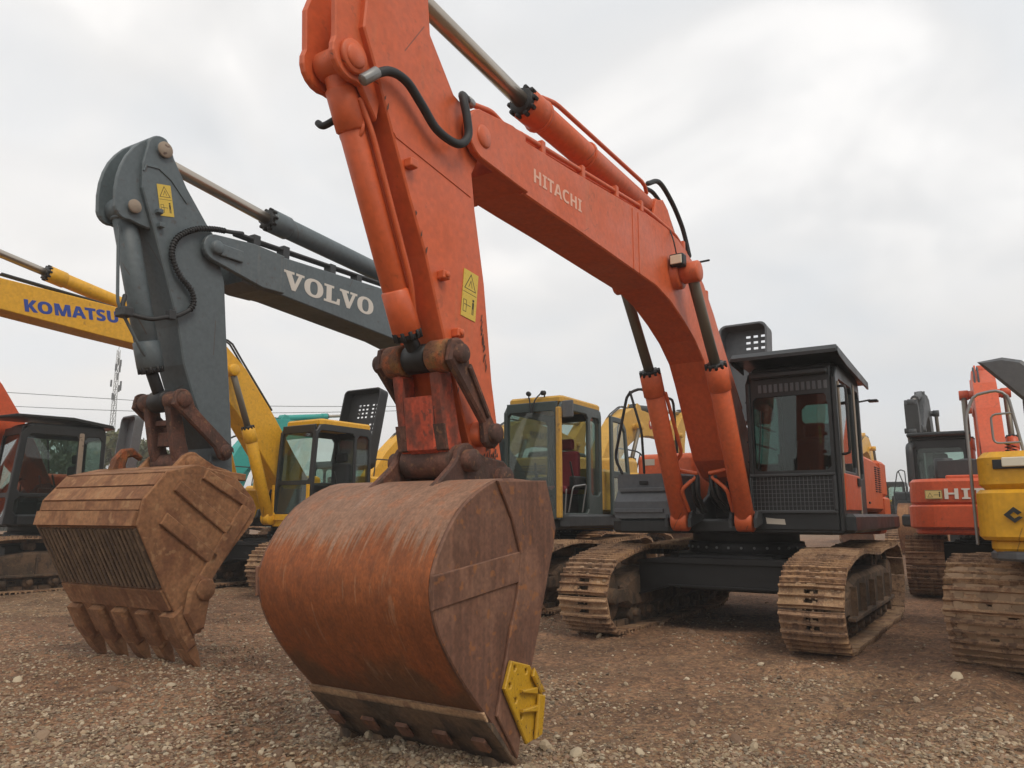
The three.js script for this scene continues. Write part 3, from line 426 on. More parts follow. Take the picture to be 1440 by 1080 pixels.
// ---------------------------------------------------------------- decals drawn as flat print
function decalMat(w, h, draw) { const c = document.createElement('canvas'); c.width = w; c.height = h; const x = c.getContext('2d'); draw(x, w, h); const t = new THREE.CanvasTexture(c); t.colorSpace = THREE.SRGBColorSpace; t.magFilter = THREE.LinearFilter; return new THREE.MeshStandardMaterial({ map: t, roughness: 0.6 }); }
const warnMat = decalMat(128, 320, (x, w, h) => {
  x.fillStyle = '#cdb24a'; x.fillRect(0, 0, w, h); x.fillStyle = '#b99a3a'; for (let i = 0; i < 60; i++) x.fillRect((i * 37) % w, (i * 71) % h, 9, 3);
  x.strokeStyle = '#26200f'; x.lineWidth = 5; x.beginPath(); x.moveTo(64, 20); x.lineTo(112, 125); x.lineTo(16, 125); x.closePath(); x.stroke();
  x.lineWidth = 4; x.beginPath(); x.moveTo(50, 108); x.lineTo(66, 62); x.lineTo(80, 108); x.stroke(); x.beginPath(); x.moveTo(6, 152); x.lineTo(122, 152); x.stroke();
  x.fillStyle = '#26200f'; x.beginPath(); x.arc(98, 188, 9, 0, 7); x.fill(); x.fillRect(90, 200, 16, 44); x.fillRect(90, 244, 6, 40); x.fillRect(100, 244, 6, 40); x.fillRect(20, 232, 58, 5); x.strokeRect(14, 205, 26, 78);
});
const warnWide = decalMat(256, 128, (x, w, h) => { x.fillStyle = '#c9b676'; x.fillRect(0, 0, w, h); x.strokeStyle = x.fillStyle = '#3a321c'; x.lineWidth = 6; x.strokeRect(6, 6, w - 12, h - 12); x.beginPath(); x.moveTo(40, 100); x.lineTo(75, 40); x.lineTo(110, 100); x.closePath(); x.stroke(); x.fillRect(130, 66, 70, 7); x.beginPath(); x.arc(216, 36, 12, 0, 7); x.fill(); x.fillRect(206, 50, 20, 50); });
function plate(name, w, h, mat, parent, x, y, z, rot = 0, faceY = Math.PI) { const g = new THREE.BoxGeometry(w, h, 0.004), m = new THREE.Mesh(g, mat); m.name = name; m.position.set(x, y, z); m.rotation.set(0, faceY, rot, 'ZYX'); m.receiveShadow = true; parent.add(m); return m; }
// words on the left face (looks to -z): starts at [x, y], runs backward, tilt in radians
function words(parent, str, font, x, y, z, h, w, tilt, mat, slant = 0, fat = 0) { const g = lettering(str, font, h, w, slant, fat); g.rotateY(Math.PI); g.rotateZ(-tilt); g.translate(x, y, z); return part('lettering', g, mat, parent); }

// ================================================================ orange excavator in front
{
  const root = thing('excavator', 'big orange excavator with rust-brown bucket resting on the ground in the foreground and black cab', 'excavator', [3.2, 0, -10.8], headTo(33));
  undercarriage(root, { swing: 0, mud: 900, mudSize: 0.012 });
  const { cw, sd } = makeBody(root, { paint: M.orange, hood: 'open', tankTop: 2.32 });
  plate('sticker', 0.16, 0.09, M.paper, sd.parent.children.find((c) => c.name === 'fuel_tank'), 0.302, 2.2, 1.25, 0, Math.PI / 2);
  // boom
  const top = [[6.40, 4.30], [6.26, 4.32], [6.09, 4.32], [5.23, 4.385], [4.36, 4.465], [3.49, 4.55], [3.1, 4.56], [2.75, 4.53], [2.33, 4.41], [1.94, 4.21], [1.61, 3.91], [1.25, 3.52], [0.86, 3.10], [0.46, 2.66], [0.10, 2.20]], foot = circlePts(0.17, 1.93, 0.17, 2.4, 4.9, 6), bot = [[0.62, 1.82], [1.05, 1.92], [1.34, 2.12], [1.52, 2.40], [1.69, 2.69], [1.87, 2.99], [2.05, 3.24], [2.34, 3.44], [2.67, 3.59], [3.06, 3.73], [3.45, 3.805], [4.14, 3.825], [5.18, 3.86], [5.78, 3.87], [6.09, 3.88], [6.40, 3.93]];
  const forkO = [...circlePts(6.64, 4.09, 0.185, -1.35, 1.25, 8), [6.26, 4.335], [6.08, 4.325], [6.05, 3.875], [6.2, 3.88]];
  const boom = part('boom', [prism([...top, ...foot, ...bot], -0.22, 0.22, 0.012), prism(forkO, -0.262, -0.205, 0.008), prism(forkO, 0.205, 0.262, 0.008), zpin(6.64, 4.08, -0.275, 0.275, 0.085), prism([[2.55, 4.5], [3.35, 4.5], [3.2, 4.86], [3.0, 4.93], [2.86, 4.86]], -0.15, -0.11, 0.008), prism([[2.55, 4.5], [3.35, 4.5], [3.2, 4.86], [3.0, 4.93], [2.86, 4.86]], 0.11, 0.15, 0.008), zpin(2.9, 4.07, -0.44, 0.44, 0.10), zpin(2.9, 4.07, -0.30, 0.30, 0.17), prism([[6.07, 3.86], [6.09, 3.86], [6.09, 4.33], [6.07, 4.33]], -0.23, -0.2, 0.004), box(4.0, 4.02, 3.83, 4.47, -0.226, -0.2, 0.003), box(3.86, 3.88, 3.83, 4.47, -0.226, -0.2, 0.003)], M.orange, root);
  words(boom, 'HITACHI', fontSans, 5.90, 4.03, -0.211, 0.115, 0.80, 0.02, M.fadedWhite);
  part('boom_pipe', [...[-0.17, -0.11].flatMap((z, i) => pipe([[6.22, 4.36, z], [6.0, 4.40, z], [3.5, 4.62, z], [2.7, 4.60, z], [1.95, 4.29, z], [1.2, 3.58, z], [0.5, 2.86, z]], 0.022, 0.1)), ...pipe([[6.70, 4.34, -0.16], [6.42, 4.40, -0.17], [6.25, 4.36, -0.17], [6.0, 4.40, -0.17]], 0.022, 0.06)], M.orange, boom);
  for (const [x, y] of [[5.7, 4.35], [5.0, 4.41], [4.3, 4.48], [3.7, 4.54], [2.5, 4.47], [1.75, 4.06]]) part('pipe_clamp', [box(x - 0.03, x + 0.03, y, y + 0.12, -0.20, -0.08, 0.01)], M.orange, boom);
  part('boom_hose', [...tube([[3.25, 5.0, -0.05], [3.0, 5.02, -0.05], [2.7, 4.9, -0.06], [2.5, 4.66, -0.08]], 0.024, 24), ...tube([[3.35, 5.0, -0.12], [3.1, 5.10, -0.15], [2.8, 4.98, -0.17], [2.55, 4.80, -0.18], [2.42, 4.66, -0.18], [2.36, 4.45, -0.2]], 0.028, 30)], M.rubber, boom);
  part('work_lamp', [box(3.0, 3.12, 4.10, 4.24, -0.40, -0.24, 0.02), ...tube([[3.02, 4.2, -0.3], [3.06, 4.4, -0.28], [3.0, 4.55, -0.22]], 0.008)], M.black, boom); part('lamp_lens', [box(3.115, 3.13, 4.12, 4.22, -0.385, -0.255, 0.01)], M.lamp, boom);
  part('mirror_bracket', [...tube([[2.8, 4.2, -0.44], [2.75, 4.22, -0.56]], 0.012)], M.black, boom);
  for (const s of [-1, 1]) {
    const z = s * 0.405, c = hydraulic(root, 'boom_cylinder', [1.34, 1.38, z], [2.20, 3.14, z], [2.9, 4.07, z], 0.115, 0.062, M.orange, { rod: M.rodDull });
    part('hose_pipe', [...pipe([[2.02, 2.9, z - s * 0.12], [1.62, 2.2, z - s * 0.15 + 0.0], [1.55, 2.02, z + s * 0.05], [1.62, 1.95, z - s * 0.32]], 0.024, 0.06), ...pipe([[1.40, 1.5, z + 0.13 * -s], [1.62, 1.75, z - 0.12 * s], [1.60, 1.9, z - s * 0.30]], 0.024, 0.06)], M.orange, c);
    part('hose', [...tube([[1.60, 1.93, z - s * 0.32], [1.55, 1.7, z - s * 0.31], [1.2, 1.5, z - s * 0.28]], 0.026, 14), ...tube([[1.60, 1.9, z - s * 0.26], [1.5, 1.66, z - s * 0.24], [1.1, 1.48, z - s * 0.2]], 0.026, 14)], M.rubber, c);
  }
  for (const z of [-0.405, 0.405]) for (const d of [-0.15, 0.15]) part('pivot_bracket', [prism([[1.0, 1.38], [1.46, 1.30], [1.47, 1.40], ...circlePts(1.34, 1.40, 0.10, 0.2, 2.4, 5), [1.0, 1.46]], z + d - 0.02, z + d + 0.02, 0.006)], M.dark, root);
  hydraulic(root, 'arm_cylinder', [3.03, 4.80, 0], [5.71, 4.87, 0], [7.33, 5.02, 0], 0.125, 0.068, M.orange, { extra: [ring([4.6, 4.84, 0], 'x', 0.128, 0.016), ring([5.45, 4.86, 0], 'x', 0.132, 0.02), ...pipe([[5.5, 4.99, -0.06], [5.3, 5.03, -0.08], [3.4, 4.98, -0.10], [3.3, 4.92, -0.08]], 0.022)] });
  // arm
  const arm = part('arm', [prism([[7.34, 5.16], [7.52, 5.10], [7.66, 4.85], [7.76, 4.55], [7.78, 4.31], [7.68, 4.12], [7.5, 3.74], [7.33, 3.39], [7.17, 3.08], [7.0, 2.66], [6.92, 2.46], [6.68, 1.93], [6.60, 1.74], ...circlePts(6.44, 1.69, 0.145, 0.2, -2.6, 6), [6.27, 1.70], [6.42, 2.36], [6.52, 3.04], [6.64, 3.55], [6.68, 3.80], ...circlePts(6.64, 4.08, 0.15, -1.8, -4.4, 6), [6.78, 4.27], [6.90, 4.30], [7.16, 4.60], [7.20, 4.95], [7.24, 5.12]], -0.19, 0.19, 0.01),
    ...[-1, 1].map((s) => prism([[7.60, 3.80], [7.74, 3.96], ...circlePts(7.83, 4.10, 0.145, -1.9, 0.5, 7), [7.97, 4.42], [7.86, 4.75], [7.62, 5.02], [7.4, 5.1], [7.5, 4.4]], s > 0 ? 0.10 : -0.145, s > 0 ? 0.145 : -0.10, 0.008)), zpin(7.82, 4.10, -0.185, 0.185, 0.075), zpin(7.82, 4.10, -0.172, -0.14, 0.105),
    zpin(6.6, 1.98, -0.26, 0.26, 0.085), prism([[7.48, 3.73], [7.5, 3.755], [6.71, 3.645], [6.70, 3.62]], -0.196, -0.18, 0.003),
    ...[[7.02, 2.97], [6.86, 2.62], [7.36, 3.6]].map(([x, y]) => box(x - 0.035, x + 0.035, y - 0.03, y + 0.03, -0.25, -0.185, 0.012)), zpin(7.02, 2.97, -0.262, -0.24, 0.02), zpin(6.86, 2.62, -0.262, -0.24, 0.02)], M.orange, root);
  plate('warning_sticker', 0.165, 0.335, warnMat, arm, 6.70, 2.92, -0.1925, 0.10);
  const chips = []; { const R = rng(8), chip = (x, y, w, h) => { const n = 9, g = new THREE.ShapeGeometry(new THREE.Shape(Array.from({ length: n }, (_, i) => { const t = -i / n * 6.283, r = 0.45 + 0.75 * R(); return new THREE.Vector2(Math.cos(t) * w * r, Math.sin(t) * h * r); }))); g.rotateZ(0.22); g.translate(x, y, -0.1935); chips.push(g); };
    const fe = [[7.78, 4.31], [7.68, 4.12], [7.5, 3.74], [7.33, 3.39], [7.17, 3.08], [7.0, 2.66], [6.92, 2.46], [6.68, 1.93]]; for (let i = 0; i < 7; i++) { const k = [1, 3, 3, 4, 4, 6][Math.floor(R() * 6)], t = clamp(0.5 + (R() + R() - 1) * 0.5), q = R() * R(); chip(mix(fe[k][0], fe[k + 1][0], t) - 0.010 - 0.012 * q, mix(fe[k][1], fe[k + 1][1], t), 0.006 + 0.006 * q, 0.012 + 0.03 * R()); }
    for (let i = 0; i < 16; i++) chip(6.575 - i * 0.004 - R() * 0.02, 2.80 - i * 0.024, 0.006 + R() * 0.006, 0.014 + R() * 0.02); for (let i = 0; i < 60; i++) { const y = 1.72 + R() * 0.28; chip(6.36 + R() * 0.16, y, 0.005 + R() * 0.007, 0.01 + R() * 0.025); } }
  part('paint_chips', chips, M.linkRust, arm).userData.kind = 'stuff';
  part('arm_hose', [...tube([[7.75, 3.99, -0.22], [7.62, 4.08, -0.25], [7.47, 4.085, -0.26], [7.32, 4.0, -0.26], [7.16, 3.90, -0.26], [6.97, 3.88, -0.28], [6.87, 3.97, -0.29], [6.88, 4.10, -0.29], [6.90, 4.24, -0.27], [6.84, 4.31, -0.22], [6.70, 4.34, -0.17]], 0.029, 60, 10)], M.rubber, arm);
  part('hose_fitting', [cyl([7.79, 3.95, -0.2], [7.70, 4.04, -0.235], 0.036, 0.036, 10)], M.steel, arm); part('hose_fitting', [cyl([6.74, 4.335, -0.18], [6.66, 4.345, -0.165], 0.036, 0.036, 10)], M.steel, arm);
  const bc = hydraulic(root, 'bucket_cylinder', [7.82, 4.10, 0], [7.105, 2.585, 0], [6.98, 2.45, 0], 0.084, 0.05, M.orange, { eyeW: 0.19, rod: M.black, eyeMat: M.black, extra: [cyl([7.765, 3.98, 0], [7.655, 3.745, 0], 0.098), ring([7.66, 3.755, 0], 'x', 0.088, 0.016), ...pipe([[7.70, 3.9, -0.10], [7.60, 3.72, -0.115], [7.22, 2.90, -0.115], [7.13, 2.72, -0.07]], 0.018)] });
  part('grease_nipple', [...tube([[7.70, 3.84, 0.08], [7.73, 3.80, 0.17], [7.73, 3.83, 0.22]], 0.022)], M.black, bc);
  // linkage
  for (const s of [-1, 1]) part('side_link', [prism([...circlePts(6.98, 2.45, 0.105, 0.9, 2.7, 6), [6.86, 2.40], [6.52, 1.98], ...circlePts(6.6, 1.98, 0.10, 3.0, 5.6, 6), [6.70, 2.04], [7.07, 2.40]], s > 0 ? 0.265 : -0.325, s > 0 ? 0.325 : -0.265, 0.015), prism([[6.90, 2.37], [6.68, 2.07], [6.66, 2.10], [6.88, 2.40]], s > 0 ? 0.32 : -0.35, s > 0 ? 0.35 : -0.32, 0.008), zpin(6.6, 1.98, s > 0 ? 0.2 : -0.37, s > 0 ? 0.37 : -0.2, 0.065), zpin(6.98, 2.45, s > 0 ? 0.26 : -0.37, s > 0 ? 0.37 : -0.26, 0.062)], M.linkRust, root);
  const hl = part('bucket_link', [prism([[6.90, 2.36], [7.03, 2.34], [7.0, 2.2], [6.93, 1.86], [6.86, 1.80], [6.74, 1.84], [6.80, 2.0]], -0.20, -0.11, 0.015), prism([[6.90, 2.36], [7.03, 2.34], [7.0, 2.2], [6.93, 1.86], [6.86, 1.80], [6.74, 1.84], [6.80, 2.0]], 0.11, 0.20, 0.015), prism([[6.93, 2.20], [7.005, 2.20], [6.955, 1.86], [6.88, 1.82]], -0.12, 0.12, 0.012)], M.linkOrange, root);
  part('link_tube', [zpin(6.82, 1.79, -0.21, 0.21, 0.108)], M.linkRust, hl); part('link_wear', [prism([[6.955, 2.02], [6.975, 2.02], [6.94, 1.86], [6.915, 1.85]], -0.205, 0.205, 0.006)], M.linkRust, hl);
  for (const s of [-1, 1]) part('link_boss', [zpin(6.98, 2.45, s * 0.18 - 0.075, s * 0.18 + 0.075, 0.108)], M.yellowRust, hl);
  // bucket
  const P = [[6.66, 1.66], [7.0, 1.66], [7.20, 1.60], [7.41, 1.48], [7.55, 1.32], [7.635, 1.16], [7.64, 1.01], [7.58, 0.85], [7.45, 0.67], [7.29, 0.50], [7.13, 0.35], [6.98, 0.20], [6.87, 0.08]], hw = 0.645;
  const shellMap = (() => {
    const N = 1024, t = tex(N, 1, (u, v) => {
      const L = v * 2.62, st = fbm(u, v, 120, 3, 4, 801), f = fbm(u, v, 140, 160, 3, 811), a = fbm(u, v, 6, 8, 5, 821), sc = fbm(u, v, 9, 110, 3, 831), bl = fbm(u, v, 26, 30, 4, 841);
      let c = mix3([0.48, 0.35, 0.275], [0.57, 0.44, 0.355], a);                             // worn plate at the top
      c = mix3(c, [0.50, 0.32, 0.22], step(0.55, 0.7, bl) * 0.5);
      const e = 1.02 + (st - 0.5) * 0.34 + (a - 0.5) * 0.16, rust = step(e - 0.05, e + 0.10, L);
      c = mix3(c, mix3([0.46, 0.245, 0.115], [0.55, 0.31, 0.15], a), rust);                 // fresh rust below a streaky edge
      c = mix3(c, [0.34, 0.235, 0.15], step(1.75, 2.05, L + (a - 0.5) * 0.7) * 0.8);         // brown rust, painted darker low down for the shade under the curve
      c = mix3(c, [0.46, 0.35, 0.27], step(2.20, 2.26, L + (bl - 0.5) * 0.1) * (0.35 + 0.5 * step(0.45, 0.65, bl))); // caked soil by the lip
      const gouge = step(0.70, 0.76, fbm(u, v, 70, 9, 3, 871)) * step(0.5, 0.62, a);
      c = mix3(c, [0.60, 0.50, 0.44], gouge * 0.35);
      return c.map((q) => q * (0.84 + 0.32 * f) * (1 + (st - 0.5) * 0.10) * (0.86 + 0.28 * bl) * (1 + (sc - 0.5) * 0.08));
    }); t.repeat.set(1, 1); return t;
  })();
  const shellBump = tex(512, 1, (u, v) => { const a = fbm(u, v, 40, 60, 4, 851) * 0.7 + 0.3 * fbm(u, v, 90, 6, 3, 861); return [a, a, a]; }, false);
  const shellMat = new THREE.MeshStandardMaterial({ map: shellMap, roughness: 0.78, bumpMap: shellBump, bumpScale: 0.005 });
  const spl = new THREE.SplineCurve(P.map((p) => new THREE.Vector2(...p))).getSpacedPoints(30).map((p) => [p.x, p.y]);
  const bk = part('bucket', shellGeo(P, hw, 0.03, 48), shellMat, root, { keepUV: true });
  const sideO = [...spl.slice(0).reverse().map(([x, y]) => [x, y]), [6.53, 1.65], [6.47, 1.52], [6.42, 1.37], [6.45, 1.24], [6.52, 1.07], [6.63, 0.77], [6.71, 0.58], [6.79, 0.36]];
  const rimO = [[6.53, 1.665], [7.08, 1.645], [6.92, 1.42], [6.83, 1.22], [6.86, 1.0], [6.95, 0.78], [7.08, 0.36], [6.87, 0.09], [6.79, 0.36], [6.71, 0.58], [6.63, 0.77], [6.52, 1.07], [6.45, 1.24], [6.415, 1.37], [6.47, 1.52]];
  for (const s of [-1, 1]) {
    const a = (t0, t1) => s > 0 ? [t0, t1] : [-t1, -t0];
    const sp = part('side_plate', [prism(sideO, ...a(hw - 0.004, hw + 0.022), 0.006)], M.bucketSide, bk);
    part('rim_plate', [prism(rimO, ...a(hw + 0.02, hw + 0.042), 0.006)], M.bucketSide, bk);
    part('wear_plate', [prism([[7.655, 1.145], [6.83, 1.235], [6.83, 1.06], [7.645, 0.975]], ...a(hw + 0.016, hw + 0.036), 0.005)], M.bucketSide, bk);
    const cx = [[6.98, 0.64], [6.78, 0.585], [6.64, 0.40], [6.70, 0.17], [6.82, 0.16], [7.05, 0.50]];
    const hls = [[6.95, 0.595], [6.83, 0.56], [7.0, 0.51], [6.94, 0.42], [6.88, 0.32]].map(([x, y]) => circlePts(x, y, 0.016, 0, 6.2832, 8).reverse());
    if (s < 0) part('side_cutter', [prism(cx, ...a(hw + 0.046, hw + 0.072), 0.006, hls), prism([[6.66, 0.40], [6.70, 0.19], [6.77, 0.18], [6.73, 0.42]], ...a(hw + 0.08, hw + 0.105), 0.008), prism([[6.78, 0.575], [6.66, 0.42], [6.71, 0.42], [6.80, 0.53]], ...a(hw + 0.08, hw + 0.105), 0.008), prism([[6.74, 0.46], [6.90, 0.47], [6.90, 0.455], [6.74, 0.42]], ...a(hw + 0.068, hw + 0.10), 0.006), prism([[6.72, 0.36], [6.90, 0.365], [6.90, 0.35], [6.72, 0.32]], ...a(hw + 0.068, hw + 0.10), 0.006)], M.cutterYellow || (M.cutterYellow = paint('#bd921a', { s: 51, chip: 0.8, dust: 0.6, metres: 0.9 })), bk);
    part('ear', [prism([[7.24, 1.565], [7.12, 1.64], [6.96, 1.76], ...circlePts(6.81, 1.79, 0.115, 0.1, 2.4, 6), [6.62, 1.83], ...circlePts(6.44, 1.69, 0.13, 1.9, 3.6, 5), [6.36, 1.64]], ...a(0.222, 0.275), 0.012), zpin(6.82, 1.79, ...a(0.20, 0.345), 0.072), zpin(6.44, 1.69, ...a(0.19, 0.34), 0.08)], M.linkRust, bk);
  }
  part('lip', [prism([[7.17, 0.365], [6.99, 0.19], [6.86, 0.06], [6.80, 0.045], [6.80, 0.075], [6.90, 0.13], [7.08, 0.335]], -hw - 0.03, hw + 0.03, 0.006)].map((g) => { g.translate(0.012, -0.012, 0); return g; }), M.mudDark, bk);
  part('lip_lit_edge', [prism([[7.205, 0.395], [7.16, 0.335], [7.14, 0.345], [7.18, 0.40]], -hw - 0.03, hw + 0.03, 0.006)], M.mudTrack, bk);  // pale tan strip, colouring in the light caught by the lip's upper face
  for (let i = 0; i < 5; i++) { part('tooth_adapter', [prism([[7.07, 0.24], [7.0, 0.17], [7.012, 0.15], [7.085, 0.222]], -0.56 + i * 0.28 - 0.055 - 0.01 * (i % 2), -0.56 + i * 0.28 + 0.05, 0.012)].map((g) => { g.translate(0.012, -0.006, 0); return g; }), M.bucketSide, bk); part('tooth', placed(toothGeo(0.2, 0.085, 0.07), 6.86, 0.0, -0.56 + i * 0.28, Math.PI + 0.45), M.mudDark, bk); }
  // cab
  const cab = makeCab(root, { y1: 3.22, front: 'guard', brow: 0.33, pillar: M.primer, glass: M.tint, rearSolid: true });
  part('roof_visor', [prism([[-0.62, 3.20], [-0.55, 3.27], [0.95, 3.36], [1.42, 3.40], [1.50, 3.34], [1.50, 3.30], [1.40, 3.33], [0.95, 3.30], [-0.5, 3.22]], -1.58, -0.36, 0.006), prism([[-0.62, 3.14], [-0.60, 3.235], [0.95, 3.335], [1.44, 3.37], [1.50, 3.31], [1.40, 3.27], [0.95, 3.22]], -1.60, -1.575, 0.004), prism([[0.95, 3.335], [1.44, 3.37], [1.50, 3.31], [1.40, 3.27], [0.95, 3.22]], -0.365, -0.345, 0.004), box(1.08, 1.30, 3.10, 3.17, -1.42, -0.52, 0.02)], M.cabDark, cab);
  const sl = []; for (let i = 0; i < 13; i++) { const z = -0.60 - i * 0.064; sl.push(box(1.196, 1.206, 2.93, 3.03, z - 0.04, z, 0.012)); } part('brow_vent', sl, M.grey, cab);
  const mesh = []; for (let i = 0; i <= 20; i++) { const z = -1.40 + i * 0.046; mesh.push(box(1.222, 1.228, 1.50, 1.90, z - 0.0025, z + 0.0025, 0.001)); } for (let i = 0; i <= 8; i++) mesh.push(box(1.228, 1.234, 1.5 + i * 0.05, 1.505 + i * 0.05, -1.41, -0.47, 0.001));
  part('guard_mesh', mesh, M.grey, cab); part('guard_frame', [box(1.205, 1.245, 1.90, 1.935, -1.44, -0.45), box(1.205, 1.245, 1.465, 1.50, -1.44, -0.45), box(1.205, 1.245, 1.50, 1.90, -1.445, -1.405), box(1.205, 1.245, 1.50, 1.90, -0.47, -0.445)], M.dark, cab);
  part('door', [prism([[0.12, 1.50], [1.1, 1.50], [1.1, 1.93], [0.12, 1.93]], -1.522, -1.497, 0.01)], M.orange2, cab); part('door_handle', [box(0.18, 0.34, 1.80, 1.90, -1.545, -1.52, 0.01)], M.black, cab);
  part('door_edge', [box(1.03, 1.1, 1.5, 3.02, -1.515, -1.496, 0.006)], M.primer, cab);
  part('grab_rail', [...pipe([[1.14, 2.15, -1.52], [1.16, 2.15, -1.60], [1.16, 2.95, -1.60], [1.14, 2.95, -1.52]], 0.016, 0.04)], M.black, cab);
  part('far_guard', [0, 1, 2, 3].map((i) => tube([[-0.3, 2.1 + i * 0.25, -0.40], [1.05, 2.1 + i * 0.25, -0.40]], 0.012, 2)), M.black, cab);
  part('wiper', [...tube([[1.215, 2.0, -0.56], [1.225, 2.35, -0.60], [1.225, 2.7, -0.62]], 0.008)], M.black, cab);
  part('mirror_arm', [...tube([[-0.4, 2.95, -1.5], [-0.5, 2.98, -1.62]], 0.012), box(-0.58, -0.44, 2.95, 2.98, -1.72, -1.6, 0.01)], M.black, cab);
  part('notice', [prism([[0.62, 1.345], [0.84, 1.335], [0.83, 1.40], [0.72, 1.405], [0.61, 1.42]], 0, 0.003, 0)].map((g) => { g.rotateY(Math.PI / 2); g.translate(1.1985, 0, 0.0); return g; }), M.paper, cab);
  part('cab_skirt', [box(-0.42, 1.175, 1.235, 1.285, -1.48, -0.43)], M.cabDark, root);
  raisedHood(root, -1.5, 2.85, 0.30, 0.78, 1.62, 0.30, 0.12, M.grey, [0, 1, 2].flatMap((r) => [0, 1, 2].map((c) => [-0.30 + c * 0.12, -0.21 + c * 0.12, 1.24 + r * 0.1, 1.30 + r * 0.1])));
}

// ================================================================ grey-boomed excavator beside it
{
  const root = thing('excavator', 'excavator with dark grey boom and arm, its mud-caked ribbed bucket standing on its teeth', 'excavator', [0.1, 0, -14.2], headTo(31));
  undercarriage(root, { slots: false, gauge: 1.36 });
  makeBody(root, { paint: M.yellow2, deck: M.dark, boxMat: M.dark, railMat: M.dark });
  const cab = makeCab(root, { y1: 3.30, y0: 1.38, mat: M.greenGrey, roof: M.yellow2, roofH: 0.09, left: 'open', seat: M.seatRed, frontPillar: M.yellow2, glass: M.dirtyGlass, split: 0.42 });
  part('open_door', [prism([[-1.32, 1.45], [-0.48, 1.45], [-0.48, 3.20], [-0.98, 3.20], [-1.18, 3.02], [-1.32, 2.2]], -1.66, -1.61, 0.012, [[[-1.20, 2.22], [-0.58, 2.22], [-0.58, 3.1], [-0.96, 3.1], [-1.10, 2.95]].reverse(), [[-1.22, 1.58], [-0.58, 1.58], [-0.58, 2.1], [-1.22, 2.1]].reverse()])], M.greenGrey, cab);
  part('door_pane', [prism([[-1.215, 2.2], [-0.565, 2.2], [-0.565, 3.115], [-0.97, 3.115], [-1.12, 2.96]], -1.638, -1.633, 0), prism([[-1.235, 1.565], [-0.565, 1.565], [-0.565, 2.115], [-1.235, 2.115]], -1.638, -1.633, 0), ], M.glass, cab);
  part('door_rail', [...tube([[-0.85, 2.2, -1.625], [-0.84, 2.9, -1.625], [-0.92, 3.12, -1.625]], 0.013)], M.black, cab);
  part('roof_lamp', [cyl([1.05, 3.45, -1.15], [1.12, 3.44, -1.13], 0.04), cyl([1.05, 3.45, -0.85], [1.12, 3.45, -0.87], 0.04), ...tube([[1.06, 3.38, -1.15], [1.06, 3.44, -1.15]], 0.012), ...tube([[1.06, 3.38, -0.85], [1.06, 3.44, -0.85]], 0.012), ...tube([[1.1, 3.44, -1.1], [1.22, 3.3, -1.05], [1.23, 3.1, -1.0], [1.22, 3.35, -0.95]], 0.012)], M.black, cab);
  part('mirror', [box(1.12, 1.16, 3.0, 3.28, -1.72, -1.52, 0.03)], M.grey, cab);
  part('grab_rail', [...pipe([[0.95, 1.5, -1.52], [0.95, 1.9, -1.6], [0.45, 1.95, -1.6], [0.45, 1.5, -1.52]], 0.014, 0.05), ...pipe([[1.05, 1.45, -1.5], [1.05, 1.85, -1.53]], 0.014)], M.steel, cab);
  part('far_rail', [...tube([[-0.3, 2.2, -0.4], [1.0, 2.2, -0.4]], 0.014, 2)], M.black, cab);
  const top = [[6.55, 4.50], [6.46, 4.52], [5.95, 4.52], [4.22, 4.59], [3.3, 4.60], [2.6, 4.38], [1.8, 3.75], [1.0, 2.85], [0.10, 2.15]], bot = [[0.62, 1.80], [1.3, 2.15], [2.0, 3.05], [2.7, 3.62], [3.4, 3.84], [3.94, 3.92], [5.92, 4.04], [6.28, 4.03], [6.55, 4.06]];
  const fork = [...circlePts(6.97, 4.32, 0.15, -1.45, 1.45, 8), [6.45, 4.525], [6.0, 4.51], [5.98, 4.05], [6.3, 4.04]];
  const boom = part('boom', [prism([...top, ...circlePts(0.17, 1.93, 0.17, 2.4, 4.9, 6), ...bot], -0.25, 0.25, 0.012), prism(fork, -0.31, -0.245, 0.01), prism(fork, 0.245, 0.31, 0.01), zpin(6.97, 4.32, -0.36, 0.36, 0.075), box(6.62, 6.93, 4.24, 4.38, -0.345, -0.31, 0.03), ...[-1, 1].map((s) => prism([[2.9, 4.5], [3.6, 4.55], [3.45, 4.95], [3.25, 5.0], [3.1, 4.9]], s * 0.14 - 0.02, s * 0.14 + 0.02)), zpin(2.9, 4.1, -0.45, 0.45, 0.1)], M.volvo, root);
  words(boom, 'VOLVO', fontSerif, 5.95, 4.14, -0.241, 0.235, 1.62, 0.005, M.volvoWhite, 0, 0.03);
  part('boom_pipe', [...[-0.2, -0.13].flatMap((z) => pipe([[6.60, 4.62, z], [6.3, 4.62, z], [4.2, 4.68, z], [3.3, 4.70, z], [2.6, 4.48, z], [1.7, 3.75, z]], 0.022, 0.1)), ...[6.35, 5.9, 5.1, 4.6].map((x) => box(x - 0.05, x + 0.05, 4.52, 4.68, -0.23, -0.1, 0.01))], M.dark, boom);
  for (const s of [-1, 1]) hydraulic(root, 'boom_cylinder', [1.34, 1.38, s * 0.42], [2.2, 3.1, s * 0.42], [2.9, 4.1, s * 0.42], 0.12, 0.065, M.volvo, { rod: M.rodDull });
  hydraulic(root, 'arm_cylinder', [3.28, 4.88, 0], [6.01, 5.03, 0], [7.60, 5.20, 0], 0.13, 0.07, M.volvo, { eyeW: 0.3 });
